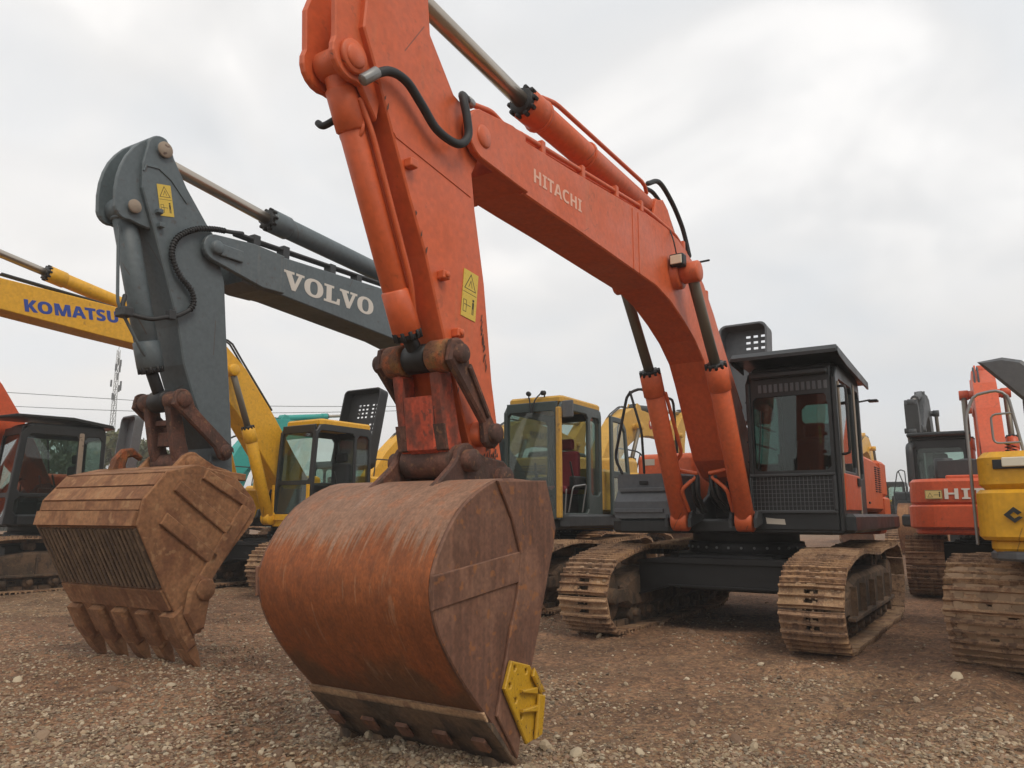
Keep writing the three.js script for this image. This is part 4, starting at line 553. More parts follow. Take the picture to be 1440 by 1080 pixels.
  const arm = part('arm', [prism([...circlePts(7.64, 5.19, 0.155, 1.9, 0.1, 7), [7.835, 4.98], [7.82, 4.72], [7.65, 4.31], [7.46, 3.82], [7.30, 3.39], [7.20, 3.0], [7.06, 2.67], [6.80, 2.15], [6.80, 1.9], ...circlePts(6.66, 1.80, 0.15, 0.3, -2.6, 6), [6.49, 1.85], [6.56, 2.48], [6.68, 3.34], [6.76, 4.0], ...circlePts(6.97, 4.32, 0.17, -2.4, -3.9, 4), [6.89, 4.45], [7.01, 4.56], [7.31, 4.90], [7.49, 5.17], [7.53, 5.27]], -0.22, 0.22, 0.012),
    ...[-1, 1].map((s) => prism([[7.60, 4.33], [7.78, 4.34], ...circlePts(7.93, 4.48, 0.13, -1.9, 0.1, 6), [8.068, 4.62], [8.058, 4.76], [8.03, 4.89], [7.985, 5.01], [7.92, 5.12], [7.84, 5.22], [7.75, 5.30], [7.66, 5.34], [7.6, 5.2], [7.55, 4.6]], s > 0 ? 0.12 : -0.17, s > 0 ? 0.17 : -0.12, 0.01)), zpin(7.87, 4.50, -0.20, 0.20, 0.07), zpin(7.62, 5.20, -0.245, 0.245, 0.085), prism([[7.83, 4.9], [7.80, 4.98], [7.65, 5.0], [7.5, 4.93], [7.3, 4.74], [7.31, 4.72], [7.51, 4.905], [7.66, 4.975], [7.79, 4.955], [7.815, 4.89]], -0.232, -0.215, 0.003), zpin(6.72, 2.12, -0.3, 0.3, 0.08), ...[[7.63, 4.52], [7.6, 4.38]].map(([x, y]) => box(x - 0.03, x + 0.03, y - 0.025, y + 0.025, -0.28, -0.215, 0.01))], M.volvo, root);
  plate('warning_sticker', 0.16, 0.33, warnMat, arm, 7.555, 4.67, -0.2225, -0.22);
  part('pin_cap', [zpin(7.62, 5.20, -0.262, -0.24, 0.085), zpin(7.87, 4.50, -0.215, -0.19, 0.07)], M.primer, arm);
  const hp = [[6.55, 4.64, -0.2], [6.75, 4.58, -0.26], [7.0, 4.53, -0.28], [7.23, 4.45, -0.27], [7.42, 4.29, -0.26], [7.46, 4.12, -0.26], [7.37, 3.92, -0.27], [7.20, 3.77, -0.27], [7.18, 3.62, -0.27], [7.33, 3.49, -0.27], [7.49, 3.43, -0.26], [7.64, 3.39, -0.22], [7.84, 3.44, -0.12], [7.82, 3.6, -0.08]];
  const hc = new THREE.CatmullRomCurve3(hp.map((p) => V(...p))), coil = []; for (let i = 0; i < 46; i++) { const t = 0.12 + i / 46 * 0.56, p = hc.getPointAt(t), d = hc.getTangentAt(t), g = new THREE.TorusGeometry(0.028, 0.007, 5, 10); g.applyQuaternion(new THREE.Quaternion().setFromUnitVectors(V(0, 0, 1), d)); g.translate(p.x, p.y, p.z); coil.push(g); }
  part('arm_hose', [...tube(hp, 0.024, 80), ...coil], M.rubber, arm);
  part('hose_clamp', [box(7.38, 7.46, 3.42, 3.52, -0.30, -0.22, 0.01), box(7.76, 7.88, 3.38, 3.48, -0.18, -0.02, 0.02)], M.dark, arm);
  hydraulic(root, 'bucket_cylinder', [7.87, 4.50, 0], [7.42, 2.92, 0], [7.27, 2.61, 0], 0.115, 0.06, M.volvo, { eyeW: 0.22, rod: M.black, eyeMat: M.black, extra: [ring([7.845, 4.4, 0], 'y', 0.11, 0.02), ...pipe([[7.95, 4.3, -0.08], [7.9, 3.5, -0.1], [7.62, 3.1, -0.1], [7.5, 3.0, -0.06]], 0.016)] });
  for (const s of [-1, 1]) part('side_link', [prism([...circlePts(7.27, 2.61, 0.11, 0.7, 2.7, 6), [7.12, 2.55], [6.62, 2.12], ...circlePts(6.72, 2.12, 0.10, 3.0, 5.4, 6), [6.85, 2.15], [7.38, 2.55]], s > 0 ? 0.30 : -0.36, s > 0 ? 0.36 : -0.30, 0.015), zpin(6.72, 2.12, s * 0.36 - 0.03, s * 0.36 + 0.03, 0.07), zpin(7.27, 2.61, s * 0.36 - 0.03, s * 0.36 + 0.03, 0.08)], M.linkRust, root);
  part('bucket_link', [zpin(7.27, 2.61, -0.295, -0.12, 0.095), zpin(7.27, 2.61, 0.12, 0.295, 0.095), zpin(7.1, 1.98, -0.24, 0.24, 0.1), ...[-1, 1].map((s) => prism([[7.20, 2.58], [7.34, 2.56], [7.24, 2.1], [7.18, 1.95], [7.02, 1.98], [7.1, 2.2]], s > 0 ? 0.13 : -0.22, s > 0 ? 0.22 : -0.13, 0.012)), box(7.10, 7.2, 2.15, 2.30, -0.13, 0.13), box(7.13, 7.24, 2.36, 2.42, -0.13, 0.13)], M.linkRust, root);
  // bucket: stepped wrapper plates, vertical wear strips, heel, five teeth
  const hw = 0.80, prof = [[6.80, 1.86], [7.40, 1.91], [7.72, 1.83], [7.93, 1.58], [7.97, 1.36], [7.66, 0.78], [7.55, 0.60], [7.40, 0.36], [7.32, 0.38], [7.46, 0.62], [7.58, 0.80], [7.88, 1.37], [7.84, 1.54], [7.66, 1.75], [7.38, 1.83], [6.80, 1.79]];
  const bk = part('bucket', [prism(prof, -hw, hw, 0.008)], M.volvoBucket, root);
  const slab = (a, b, k0, k1, t = 0.035, w = hw) => { const dx = b[0] - a[0], dy = b[1] - a[1], L = Math.hypot(dx, dy), n = [-dy / L, dx / L].map((q) => q), s = n[0] < 0 && Math.abs(n[0]) > Math.abs(n[1]) ? -1 : n[1] < 0 && Math.abs(n[1]) >= Math.abs(n[0]) ? -1 : 1, P = (k, h) => [a[0] + dx * k + n[0] * s * h, a[1] + dy * k + n[1] * s * h]; return prism([P(k0, -0.006), P(k1, -0.006), P(k1, t), P(k0, t)], -w, w, 0.006); };
  for (const [a, b, k0, k1, t] of [[[7.40, 1.91], [7.72, 1.83], 0.0, 0.47, 0.016], [[7.40, 1.91], [7.72, 1.83], 0.53, 1.0, 0.016], [[7.72, 1.83], [7.93, 1.58], 0.04, 0.47, 0.018], [[7.72, 1.83], [7.93, 1.58], 0.53, 0.99, 0.018], [[7.93, 1.58], [7.97, 1.36], 0.04, 0.40, 0.02], [[7.93, 1.58], [7.97, 1.36], 0.46, 1.06, 0.05], [[7.66, 0.78], [7.55, 0.60], -0.02, 1.0, 0.03]]) part('wear_plate', [slab(a, b, k0, k1, t)], M.volvoBucket, bk);
  for (let i = 0; i < 24; i++) { const z = -hw + 0.035 + i * (2 * hw - 0.07) / 23, a = [7.955, 1.33], b = [7.67, 0.80]; const g = slab(a, b, 0, 1, 0.03, 0.021); g.translate(0, 0, z); part('wear_strip', [g], M.wearStrip, bk); }
  for (const s of [-1, 1]) {
    const a = (t0, t1) => s > 0 ? [t0, t1] : [-t1, -t0];
    part('side_plate', [prism([[6.72, 1.62], [6.92, 1.80], [7.40, 1.925], [7.72, 1.845], [7.94, 1.59], [7.985, 1.36], [7.67, 0.78], [7.56, 0.60], [7.40, 0.34], [7.24, 0.36], [7.19, 0.80], [6.92, 1.14], [6.70, 1.38], [6.665, 1.52]], ...a(hw - 0.004, hw + 0.025), 0.008)], M.volvoBucket, bk);
    const bar = (p, q, w) => { const dx = q[0] - p[0], dy = q[1] - p[1], L = Math.hypot(dx, dy), nx = -dy / L * w / 2, ny = dx / L * w / 2; return prism([[p[0] + nx, p[1] + ny], [p[0] - nx, p[1] - ny], [q[0] - nx, q[1] - ny], [q[0] + nx, q[1] + ny]], ...a(hw + 0.02, hw + 0.055), 0.008); };
    for (const [p, q, w] of [[[7.62, 1.72], [7.0, 1.30], 0.11], [[7.74, 1.42], [7.16, 1.02], 0.12], [[7.33, 1.84], [6.82, 1.58], 0.10], [[6.80, 1.52], [7.28, 0.82], 0.15]]) part('side_rib', [bar(p, q, w)], M.volvoBucket, bk);
    part('side_shroud', [prism([[7.18, 0.84], [7.36, 0.90], [7.45, 0.76], [7.48, 0.55], [7.36, 0.36], [7.25, 0.40]], ...a(hw + 0.03, hw + 0.10), 0.035), zpin(7.29, 0.76, ...a(hw + 0.08, hw + 0.13), 0.10)], M.volvoBucket, bk);
    part('ear', [prism([[7.62, 1.82], [7.30, 1.92], [7.18, 2.05], ...circlePts(7.08, 1.98, 0.11, 0.9, 2.3, 5), [6.80, 1.96], ...circlePts(6.66, 1.80, 0.13, 1.9, 3.4, 5), [6.62, 1.70], [6.9, 1.7]], ...a(0.255, 0.31), 0.012), zpin(7.1, 1.98, ...a(0.23, 0.36), 0.07), zpin(6.66, 1.80, ...a(0.22, 0.36), 0.08)], M.volvoBucket, bk);
  }
  part('lifting_hook', [prism([[7.50, 1.88], [7.47, 2.02], [7.38, 2.13], [7.26, 2.15], [7.14, 2.06], [7.16, 2.02], [7.24, 2.06], [7.31, 2.04], [7.33, 1.96], [7.30, 1.88]], 0.42, 0.50, 0.02)], M.yellowRust, bk);
  part('cutting_lip', [prism([[7.63, 0.74], [7.37, 0.28], [7.31, 0.29], [7.30, 0.34], [7.52, 0.72]], -hw - 0.02, hw + 0.02, 0.01)], M.volvoBucket, bk);
  for (let i = 0; i < 5; i++) { const t = part('tooth', placed([prism([[-0.26, -0.10], [-0.24, 0.06], [-0.02, 0.075], [0.16, 0.055], [0.16, -0.06], [0, -0.09]], -0.10, 0.10, 0.025)], 7.42, 0.36, -0.745 + i * 0.3725, Math.PI + 1.02), M.volvoBucket, bk); part('tooth_tip', placed([prism([[0.12, -0.07], [0.12, 0.065], [0.25, 0.055], [0.40, 0.015], [0.40, -0.015], [0.24, -0.06]], -0.075, 0.075, 0.018)], 7.42, 0.36, -0.745 + i * 0.3725, Math.PI + 1.02), M.volvoBucket, bk); }
}

// ================================================================ the other machines, from one builder
function otherExcavator(o) {
  const root = thing('excavator', o.label, 'excavator', [o.at[0], 0, o.at[1]], headTo(o.yaw), o.group);
  const bm = o.boomMat || o.paint;
  if (!o.noTracks) undercarriage(root, { slots: !!o.slots, swing: (o.swing || 0) * Math.PI / 180, w: o.shoe || 0.62, gauge: o.gauge || 1.31, dx: o.trackShift || 0, mud: o.mud, mudSize: o.mudSize });
  const body = makeBody(root, { paint: o.paint, deck: o.deck || M.dark, cwHalf: o.cwHalf, cwR: o.cwR, sideZ: o.sideZ, cwStep: o.cwStep, cwTop: o.cwTop, cwBot: o.cwBot, cwMat: o.cwMat, tankTop: o.tankTop, boxMat: o.paint, sideTop: o.sideTop, hood: o.hood });
  const cab = makeCab(root, o.cab || {});
  const F = [0.17, 1.93], raise = o.raise || 0, A = o.apex || [2.9, 4.25], T = o.tip || [6.7, 4.3], mid = [(A[0] + T[0]) / 2, (A[1] + T[1]) / 2 + 0.08];
  const spine = o.spine || [[F[0], F[1], 0.16], [0.75, mix(F[1], A[1], 0.3), 0.32], [1.5, mix(F[1], A[1], 0.62), 0.44], [2.15, mix(F[1], A[1], 0.86), 0.48], [A[0], A[1], 0.46], [A[0] + 0.8, A[1] + 0.07, 0.38], [mid[0] + 0.3, mid[1], 0.30], [T[0] - 0.35, T[1], 0.22], [T[0] + 0.1, T[1], 0.16]];
  const boom = part('boom', [prism(o.boomOutline || fromSpine(spine), -0.23, 0.23, 0.012), zpin(T[0], T[1], -0.32, 0.32, 0.09), zpin(A[0] - 0.1, A[1] - 0.12, -0.46, 0.46, 0.10), ...[-1, 1].map((s) => prism([[A[0] + 0.1, A[1] + 0.3], [A[0] + 0.8, A[1] + 0.32], [A[0] + 0.6, A[1] + 0.62], [A[0] + 0.4, A[1] + 0.66]], s * 0.14 - 0.02, s * 0.14 + 0.02))], bm, root);
  part('boom_pipe', [-0.18, -0.10].flatMap((z) => pipe([[T[0] - 0.5, T[1] + 0.28, z], [mid[0] + 0.3, mid[1] + 0.36, z], [A[0] + 0.6, A[1] + 0.50, z], [A[0] - 0.2, A[1] + 0.52, z], [2.0, mix(F[1], A[1], 0.86) + 0.50, z], [1.2, mix(F[1], A[1], 0.5) + 0.46, z]], 0.02, 0.1)), o.pipeMat || M.dark, boom);
  for (const s of [-1, 1]) hydraulic(root, 'boom_cylinder', [1.34, 1.38, s * 0.42], [1.34 + (A[0] - 1.44) * 0.58, 1.38 + (A[1] - 1.5) * 0.62, s * 0.42], [A[0] - 0.1, A[1] - 0.12, s * 0.42], 0.115, 0.062, o.cylMat || bm, { rod: M.rodDull });
  const E = o.armTop || [T[0] + 0.65, T[1] + 0.85], B = o.armEnd || [T[0] - 0.25, 1.6], ac = [A[0] + 0.45, A[1] + 0.52];
  hydraulic(root, 'arm_cylinder', [ac[0], ac[1], 0], [mix(ac[0], E[0], 0.6), mix(ac[1], E[1], 0.6), 0], [E[0], E[1], 0], 0.12, 0.065, o.armCylMat || o.cylMat || bm, {});
  if (!o.noArm) {
    const ax = B[0] - T[0], ay = B[1] - T[1], al = Math.hypot(ax, ay), u = [ax / al, ay / al], n = [-u[1], u[0]], Q = (k, h) => [T[0] + u[0] * k + n[0] * h, T[1] + u[1] * k + n[1] * h];
    part('arm', [prism([Q(-0.2, -0.2), Q(0.3, -0.26), Q(al, -0.11), Q(al + 0.1, 0), Q(al, 0.11), Q(0.6, 0.38), Q(0.0, 0.62), [E[0] + 0.1, E[1] - 0.05], [E[0], E[1] + 0.1], [E[0] - 0.12, E[1]]], -0.2, 0.2, 0.012)], o.armMat || bm, root);
    const c0 = Q(0.0, 0.78), c1 = Q(al - 0.9, 0.48), c2 = Q(al - 0.6, 0.5), lk = Q(al - 0.4, 0.05), bl = Q(al - 0.05, 0.44);
    hydraulic(root, 'bucket_cylinder', [c0[0], c0[1], 0], [c1[0], c1[1], 0], [c2[0], c2[1], 0], 0.1, 0.055, o.cylMat || bm, {});
    for (const s of [-1, 1]) part('side_link', [cyl([c2[0], c2[1], s * 0.26], [lk[0], lk[1], s * 0.26], 0.06), zpin(lk[0], lk[1], s * 0.26 - 0.06, s * 0.26 + 0.06, 0.08)], M.linkRust, root);
    part('bucket_link', [cyl([c2[0], c2[1], 0], [bl[0], bl[1], 0], 0.1), zpin(c2[0], c2[1], -0.3, 0.3, 0.09)], M.linkRust, root);
    if (!o.noBucket) {
      const bx = B[0], by = B[1], W = 0.68, sh = [[0.0, 0.12], [0.42, 0.12], [0.80, -0.10], [0.98, -0.46], [0.90, -0.85], [0.62, -1.22], [0.42, -1.42]].map(([x, y]) => [bx + x, by + y]), sp = new THREE.SplineCurve(sh.map((p) => new THREE.Vector2(...p))).getSpacedPoints(18).map((p) => [p.x, p.y]);
      const bk = part('bucket', shellGeo(sh, W, 0.03, 24), M.volvoBucket, root, { keepUV: true }), open = [[bx + 0.34, by - 1.38], [bx + 0.05, by - 0.8], [bx - 0.12, by - 0.2], [bx - 0.05, by + 0.05]];
      for (const s of [-1, 1]) { part('side_plate', [prism([...sp.slice().reverse(), ...open.slice().reverse()], s > 0 ? W - 0.004 : -W - 0.02, s > 0 ? W + 0.02 : -W + 0.004, 0.005)], M.volvoBucket, bk); part('ear', [prism([[bx - 0.12, by], [bx, by + 0.13], [bx + 0.36, by + 0.36], [bx + 0.5, by + 0.3], [bx + 0.6, by + 0.02]], s > 0 ? 0.22 : -0.27, s > 0 ? 0.27 : -0.22)], M.volvoBucket, bk); }
      for (let i = 0; i < 5; i++) part('tooth', placed(toothGeo(0.2, 0.1, 0.08), bx + 0.40, by - 1.42, -0.58 + i * 0.29, Math.PI + 0.95), M.volvoBucket, bk);
    }
  }
  return { root, boom, cab, ...body };
}
const rearWords = (parent, str, font, z, y, x, h, w, mat, slant = 0) => { const g = lettering(str, font, h, w, slant); g.rotateY(-Math.PI / 2); g.translate(x, y, z); return part('lettering', g, mat, parent); };
const rightWords = (parent, str, font, x, y, z, h, w, tilt, mat) => { const g = lettering(str, font, h, w); g.rotateZ(tilt); g.translate(x, y, z); return part('lettering', g, mat, parent); };
const simpleVisor = (cab, x0, x1, z0, z1, y) => part('roof_visor', [prism([[x0, y - 0.10], [x0 + 0.03, y - 0.02], [x0 + 0.8, y + 0.08], [x1 - 0.5, y + 0.07], [x1, y - 0.05], [x1 - 0.04, y - 0.07], [x1 - 0.55, y + 0.02], [x0 + 0.8, y + 0.02]], z0, z1, 0.01)], M.cabDark, cab);
{ // yellow one with blue lettering, behind the grey boom
  const o = otherExcavator({ label: 'yellow excavator with blue boom lettering and raised black hood, behind the grey arm', at: [-4.5, -17.07], yaw: 33, swing: 5, paint: M.yellow, deck: M.black, hood: 'open', apex: [2.5, 4.35], tip: [7.0, 4.85], trackShift: 0.2, shoe: 0.7, armEnd: [7.4, 1.7],
    boomOutline: [[7.1, 5.0], [6.55, 5.05], [4.37, 5.0], [3.2, 4.93], [2.7, 4.87], [2.4, 4.72], [1.93, 4.35], [1.18, 3.5], [0.6, 2.75], [0.08, 2.12], ...circlePts(0.17, 1.93, 0.17, 2.4, 4.9, 6), [0.8, 1.92], [1.38, 2.6], [2.0, 3.35], [2.5, 3.85], [3.1, 4.22], [3.9, 4.40], [5.0, 4.46], [6.5, 4.56], [7.1, 4.68]],
    cab: { mat: M.cabDark, roof: M.yellow, roofH: 0.10, y0: 1.36, y1: 3.26, x1: 1.28, slant: 0.07, left: 'open', lowGlass: M.dirtyGlass, split: 0.72, frontPillar: null } });
  words(o.boom, 'KOMATSU', fontSans, 6.14, 4.60, -0.221, 0.20, 1.52, 0.085, M.blue, -0.12, 0.03);
  part('front_sill', [across([[-1.51, 1.34], [-0.43, 1.34], [-0.43, 2.04], [-0.50, 2.04], [-0.50, 1.46], [-1.42, 1.46], [-1.42, 2.04], [-1.51, 2.04]], 1.275, 1.30, 0.008)], M.yellow, o.cab);
  part('side_skirt', [box(-0.4, 1.28, 1.22, 1.40, -1.515, -1.46)], M.yellow, o.root);
  part('front_apron', [box(1.19, 1.26, 1.22, 1.40, -1.46, -0.44)], M.yellow, o.root);
  const hs = [0, 1].flatMap((b) => [0, 1].flatMap((d) => [0, 1, 2, 3].flatMap((r) => [0, 1, 2].map((c) => [-0.50 + b * 0.44 + c * 0.125, -0.40 + b * 0.44 + c * 0.125, 0.78 + d * 0.50 + r * 0.10, 0.845 + d * 0.50 + r * 0.10]))));
  const hd = raisedHood(o.root, -1.55, 2.5, 0.05, 1.2, 1.95, 0.28, 0.22, M.black, hs);
  part('hood_rail', [...pipe([[-2.0, 2.9, 0.72], [-2.05, 2.9, 0.85], [-2.2, 3.9, 0.80], [-2.2, 3.95, 0.62]], 0.016)], M.steel, hd);
}
{ // orange one at the edge, black cab
  const o = otherExcavator({ label: 'orange excavator with black cab and overhanging roof visor, parked beside the trees', at: [-9.75, -16.5], yaw: 40, paint: M.orange2, deck: M.cabDark, apex: [2.2, 4.9], tip: [5.9, 5.7], armEnd: [7.2, 1.6], cab: { left: 'glassdoor', pillar: M.primer, slant: 0.10, y1: 3.16, x1: 1.3, split: 0.55 } });
  simpleVisor(o.cab, -0.55, 1.75, -1.56, -0.4, 3.28);
  raisedHood(o.root, -1.5, 2.25, -0.1, 0.75, 1.42, 0.2, 0.1, M.grey, []);
  part('bonnet_sticker', [box(0.2, 0.36, 1.36, 1.42, -1.512, -1.5, 0.002)], M.paper, o.cab);
}
{ // rear of an orange one
  const o = otherExcavator({ label: 'orange excavator seen from behind, white lettering on its counterweight, black cab', at: [9.73, -15.6], yaw: 210, paint: M.orange2, deck: M.dark, cwTop: 2.06, cwBot: 1.12, cwStep: 1.62, rear: 3.35, sideTop: 2.03, tankTop: 2.05, apex: [2.7, 4.35], tip: [6.4, 4.3], cab: { y1: 2.98, y0: 1.3 } });
  rearWords(o.cw, 'HITACHI', fontSans, -0.90, 1.71, -3.306, 0.18, 1.50, M.white);
  plate('warning_sticker', 0.26, 0.15, warnWide, o.cw, -3.3225, 1.79, -1.06, 0, -Math.PI / 2);
  part('roof_cap', [plan([[-0.55, -1.54], [1.35, -1.56], [1.45, -1.5], [1.45, -0.44], [1.35, -0.38], [-0.55, -0.40], [-0.6, -0.5], [-0.6, -1.44]], 3.02, 3.11, 0.03)], M.cabDark, o.cab);
  part('exhaust_pipe', [...pipe([[-0.7, 2.05, -1.5], [-0.7, 2.75, -1.5], [-0.6, 2.85, -1.5], [-0.45, 2.85, -1.45]], 0.07, 0.08, 12)], M.dark, o.root);
  part('engine_pipe', [...tube([[-1.5, 2.12, -0.9], [-1.2, 2.45, -0.6], [-1.0, 2.35, 0.1], [-1.2, 2.2, 0.7]], 0.06), cyl([-1.6, 2.1, -0.9], [-1.6, 2.5, -0.9], 0.16), box(-1.9, -1.4, 2.12, 2.45, -1.0, -0.3)], M.dark, o.root);
}
{ // rear of a yellow one
  const o = otherExcavator({ label: 'yellow excavator seen from behind, close by, with rounded counterweight, raised dark hood and mud-caked tracks', at: [7.05, -8.3], yaw: 223, slots: true, paint: M.yellow, deck: M.dark, cwTop: 1.98, cwBot: 1.14, cwStep: 1.66, cwHalf: 1.18, cwR: 0.2, sideZ: 1.12, mud: 2600, mudSize: 0.034, shoe: 0.75, gauge: 1.33, swing: 2, sideTop: 1.95, tankTop: 1.95, hood: 'open', boomMat: M.yellow, apex: [2.9, 3.4], tip: [6.6, 2.6], noArm: true, trackShift: -0.25, cab: { mat: M.cabDark, roof: M.yellow, x0: 0.3, x1: 1.4, z0: -1.33, z1: -0.4, y1: 2.95, y0: 1.3 } });
  part('lamp_plate', [box(-3.325, -3.305, 1.83, 1.91, -1.0, -0.2, 0.006)], M.cabDark, o.cw);
  part('rear_lamp', [box(-3.345, -3.32, 1.845, 1.925, -0.93, -0.75, 0.01)], M.lamp, o.cw);
  rearWords(o.cw, 'KOMATSU', fontSans, -0.64, 1.845, -3.32, 0.055, 0.34, M.white);
  const dd = 0.05, dia = [[-1.0, 1.45], [-0.925, 1.515], [-0.87, 1.47], [-0.90, 1.45], [-0.925, 1.475], [-0.955, 1.45], [-0.925, 1.42], [-0.89, 1.44], [-0.865, 1.43], [-0.925, 1.385]];
  part('logo', [across(dia.map(([z, y]) => [z + dd, y]), -3.356, -3.346, 0)], M.cabDark, o.cw); rearWords(o.cw, 'UD', fontSans, -0.80, 1.41, -3.346, 0.085, 0.15, M.cabDark);
  part('lower_lip', [plan([[-2.3, -1.12], [-3.1, -1.12], [-3.22, -1.05], [-3.29, -0.9], [-3.29, 0.9], [-3.1, 1.1], [-2.3, 1.12]], 1.07, 1.15, 0.02)], M.grey, o.cw);
  part('rear_rail', [...pipe([[-2.98, 1.20, -1.24], [-2.98, 2.32, -1.24], [-2.95, 2.52, -1.17], [-2.93, 2.55, -0.98], [-2.90, 2.5, -0.91], [-2.85, 1.97, -0.84]], 0.014, 0.06), ...pipe([[-2.89, 2.34, -0.90], [-2.89, 2.34, -1.06], [-2.87, 2.08, -1.06], [-2.87, 2.08, -0.86]], 0.010, 0.05)], M.steel, o.cw);
  part('raised_hood', [across([[-0.45, 1.98], [-1.20, 2.86], [-1.28, 2.96], [-1.06, 2.98], [-0.90, 2.93], [-0.2, 2.18]], -2.15, -0.85, 0.03)], M.grey, o.root);
}
const backLine = 'excavators in the row behind';
{ const o = otherExcavator({ label: 'dusty yellow excavator behind the open-doored cab, red and white disc on its boom', at: [1.9, -20.7], yaw: 213, paint: M.yellow2, cwTop: 2.75, tankTop: 2.85, sideTop: 2.8, apex: [2.9, 4.15], tip: [6.6, 4.1], armEnd: [6.9, 1.6], armCylMat: M.dark, cab: { y1: 3.1, mat: M.greenGrey }, group: backLine });
  part('boom_badge', [zpin(4.1, 4.22, 0.225, 0.234, 0.15)], new THREE.MeshStandardMaterial({ color: 0x9c2a22, roughness: 0.5 }), o.boom); const lv = []; for (let i = 0; i < 14; i++) lv.push(box(-3.345, -3.325, 1.75 + i * 0.06, 1.775 + i * 0.06, 0.1, 0.8, 0.004)); part('rear_louvre', lv, M.black, o.cw); part('badge_centre', [zpin(4.1, 4.25, 0.23, 0.240, 0.075)], M.white, o.boom);
  part('boom_badge_band', [box(4.7, 5.5, 4.02, 4.2, 0.226, 0.232, 0.001)], M.paper, o.boom); }
{ const o = otherExcavator({ label: 'yellow excavator with dark boom lettering, half hidden behind the orange arm', at: [-1.4, -22.6], yaw: 213, paint: M.yellow2, apex: [2.9, 4.0], tip: [6.6, 3.95], armEnd: [6.9, 1.6], cab: { y1: 3.1 }, group: backLine }); rightWords(o.boom, 'KOMATSU', fontSans, 3.3, 3.95, 0.226, 0.22, 1.5, 0.0, M.cabDark); }
{ const o = otherExcavator({ label: 'yellow excavator behind the raised black hood, pale sticker on its boom', at: [-5.0, -24.8], yaw: 213, paint: M.yellow, apex: [2.9, 4.0], tip: [6.6, 3.9], armEnd: [6.9, 1.6], cab: { y1: 3.1 }, group: backLine }); part('sticker', [box(2.6, 2.85, 3.7, 4.1, 0.226, 0.232, 0.001)], M.white, o.boom); }
otherExcavator({ label: 'teal green excavator with teal arm cylinder, far behind the yellow boom', at: [-11.0, -28.0], yaw: 213, paint: M.teal, apex: [2.9, 4.75], tip: [6.6, 4.95], armEnd: [6.9, 1.6], cab: { y1: 3.1 }, group: backLine });
otherExcavator({ label: 'black-armed excavator far behind the orange counterweight', at: [16.4, -30.2], yaw: 33, paint: M.dark, apex: [2.6, 5.2], tip: [5.6, 4.2], armEnd: [5.2, 1.7], cab: { y1: 3.1 } });
otherExcavator({ label: 'small-looking yellow excavator far away, its boom top showing above the orange body', at: [19.6, -42], yaw: 33, paint: M.yellow, apex: [2.9, 4.9], tip: [6.3, 4.3], armEnd: [6.2, 1.7], cab: { y1: 3.1 } });

// ---------------------------------------------------------------- trees, mast, wires
function tree(label, x, z, h, spread, seed, n = 1500, group) {
  const R = rng(seed), root = thing('tree', label, 'tree', [x, 0, z], R() * 6, group), limbs = [cyl([0, -0.1, 0], [0.1, h * 0.55, 0.05], 0.16, 0.09, 8)], tips = [];
  for (let i = 0; i < 9; i++) { const a = i * 2.4 + R(), k = 0.3 + 0.3 * R(), e = [Math.cos(a) * spread * (0.5 + 0.4 * R()), h * (0.6 + 0.38 * R()), Math.sin(a) * spread * (0.5 + 0.4 * R())]; limbs.push(cyl([0.05, h * k, 0], e, 0.07, 0.02, 6)); tips.push(e); }
  part('trunk', limbs, M.bark || (M.bark = new THREE.MeshStandardMaterial({ color: 0x4a3d30, roughness: 0.95 })), root);
  const g = [], q = new THREE.Quaternion();
  for (let i = 0; i < n; i++) { const t = tips[i % tips.length], r = spread * 0.52 * Math.cbrt(R()), a = R() * 6.283, u = R() * 2 - 1, s = Math.sqrt(1 - u * u), p = new THREE.CircleGeometry(0.13 + 0.13 * R(), 5); p.scale(1, 0.55, 1); q.setFromEuler(new THREE.Euler(R() * 6, R() * 6, R() * 6)); p.applyQuaternion(q); p.translate(t[0] + Math.cos(a) * s * r, t[1] + u * r * 0.6, t[2] + Math.sin(a) * s * r); const c = new Float32Array(p.attributes.position.count * 3), w = 0.6 + 0.8 * R(), y = R(); for (let k = 0; k < c.length; k += 3) c.set([(0.062 + 0.05 * y) * w, 0.088 * w + 0.02 * y, 0.035 * w], k); p.setAttribute('color', new THREE.BufferAttribute(c, 3)); g.push(p); }
  const m = new THREE.Mesh(mergeGeometries(g), M.leaf || (M.leaf = new THREE.MeshPhysicalMaterial({ vertexColors: true, side: THREE.DoubleSide, roughness: 0.9, transmission: 0.3, thickness: 0 }))); m.name = 'crown'; m.castShadow = true; root.add(m); return root;
}
{ const R = rng(31), tg = 'trees at the far edge of the yard'; const spots = [[-23.5, -46, 6.2, 2.2], [-27, -49, 6.8, 2.6], [-21.0, -48, 5.4, 2.0], [-31, -52, 7, 2.8]]; spots.forEach(([x, z, h, s], i) => tree('leafy green tree at the far edge of the yard, behind the grey arm', x, z, h, s, 60 + i, 1500, tg)); }
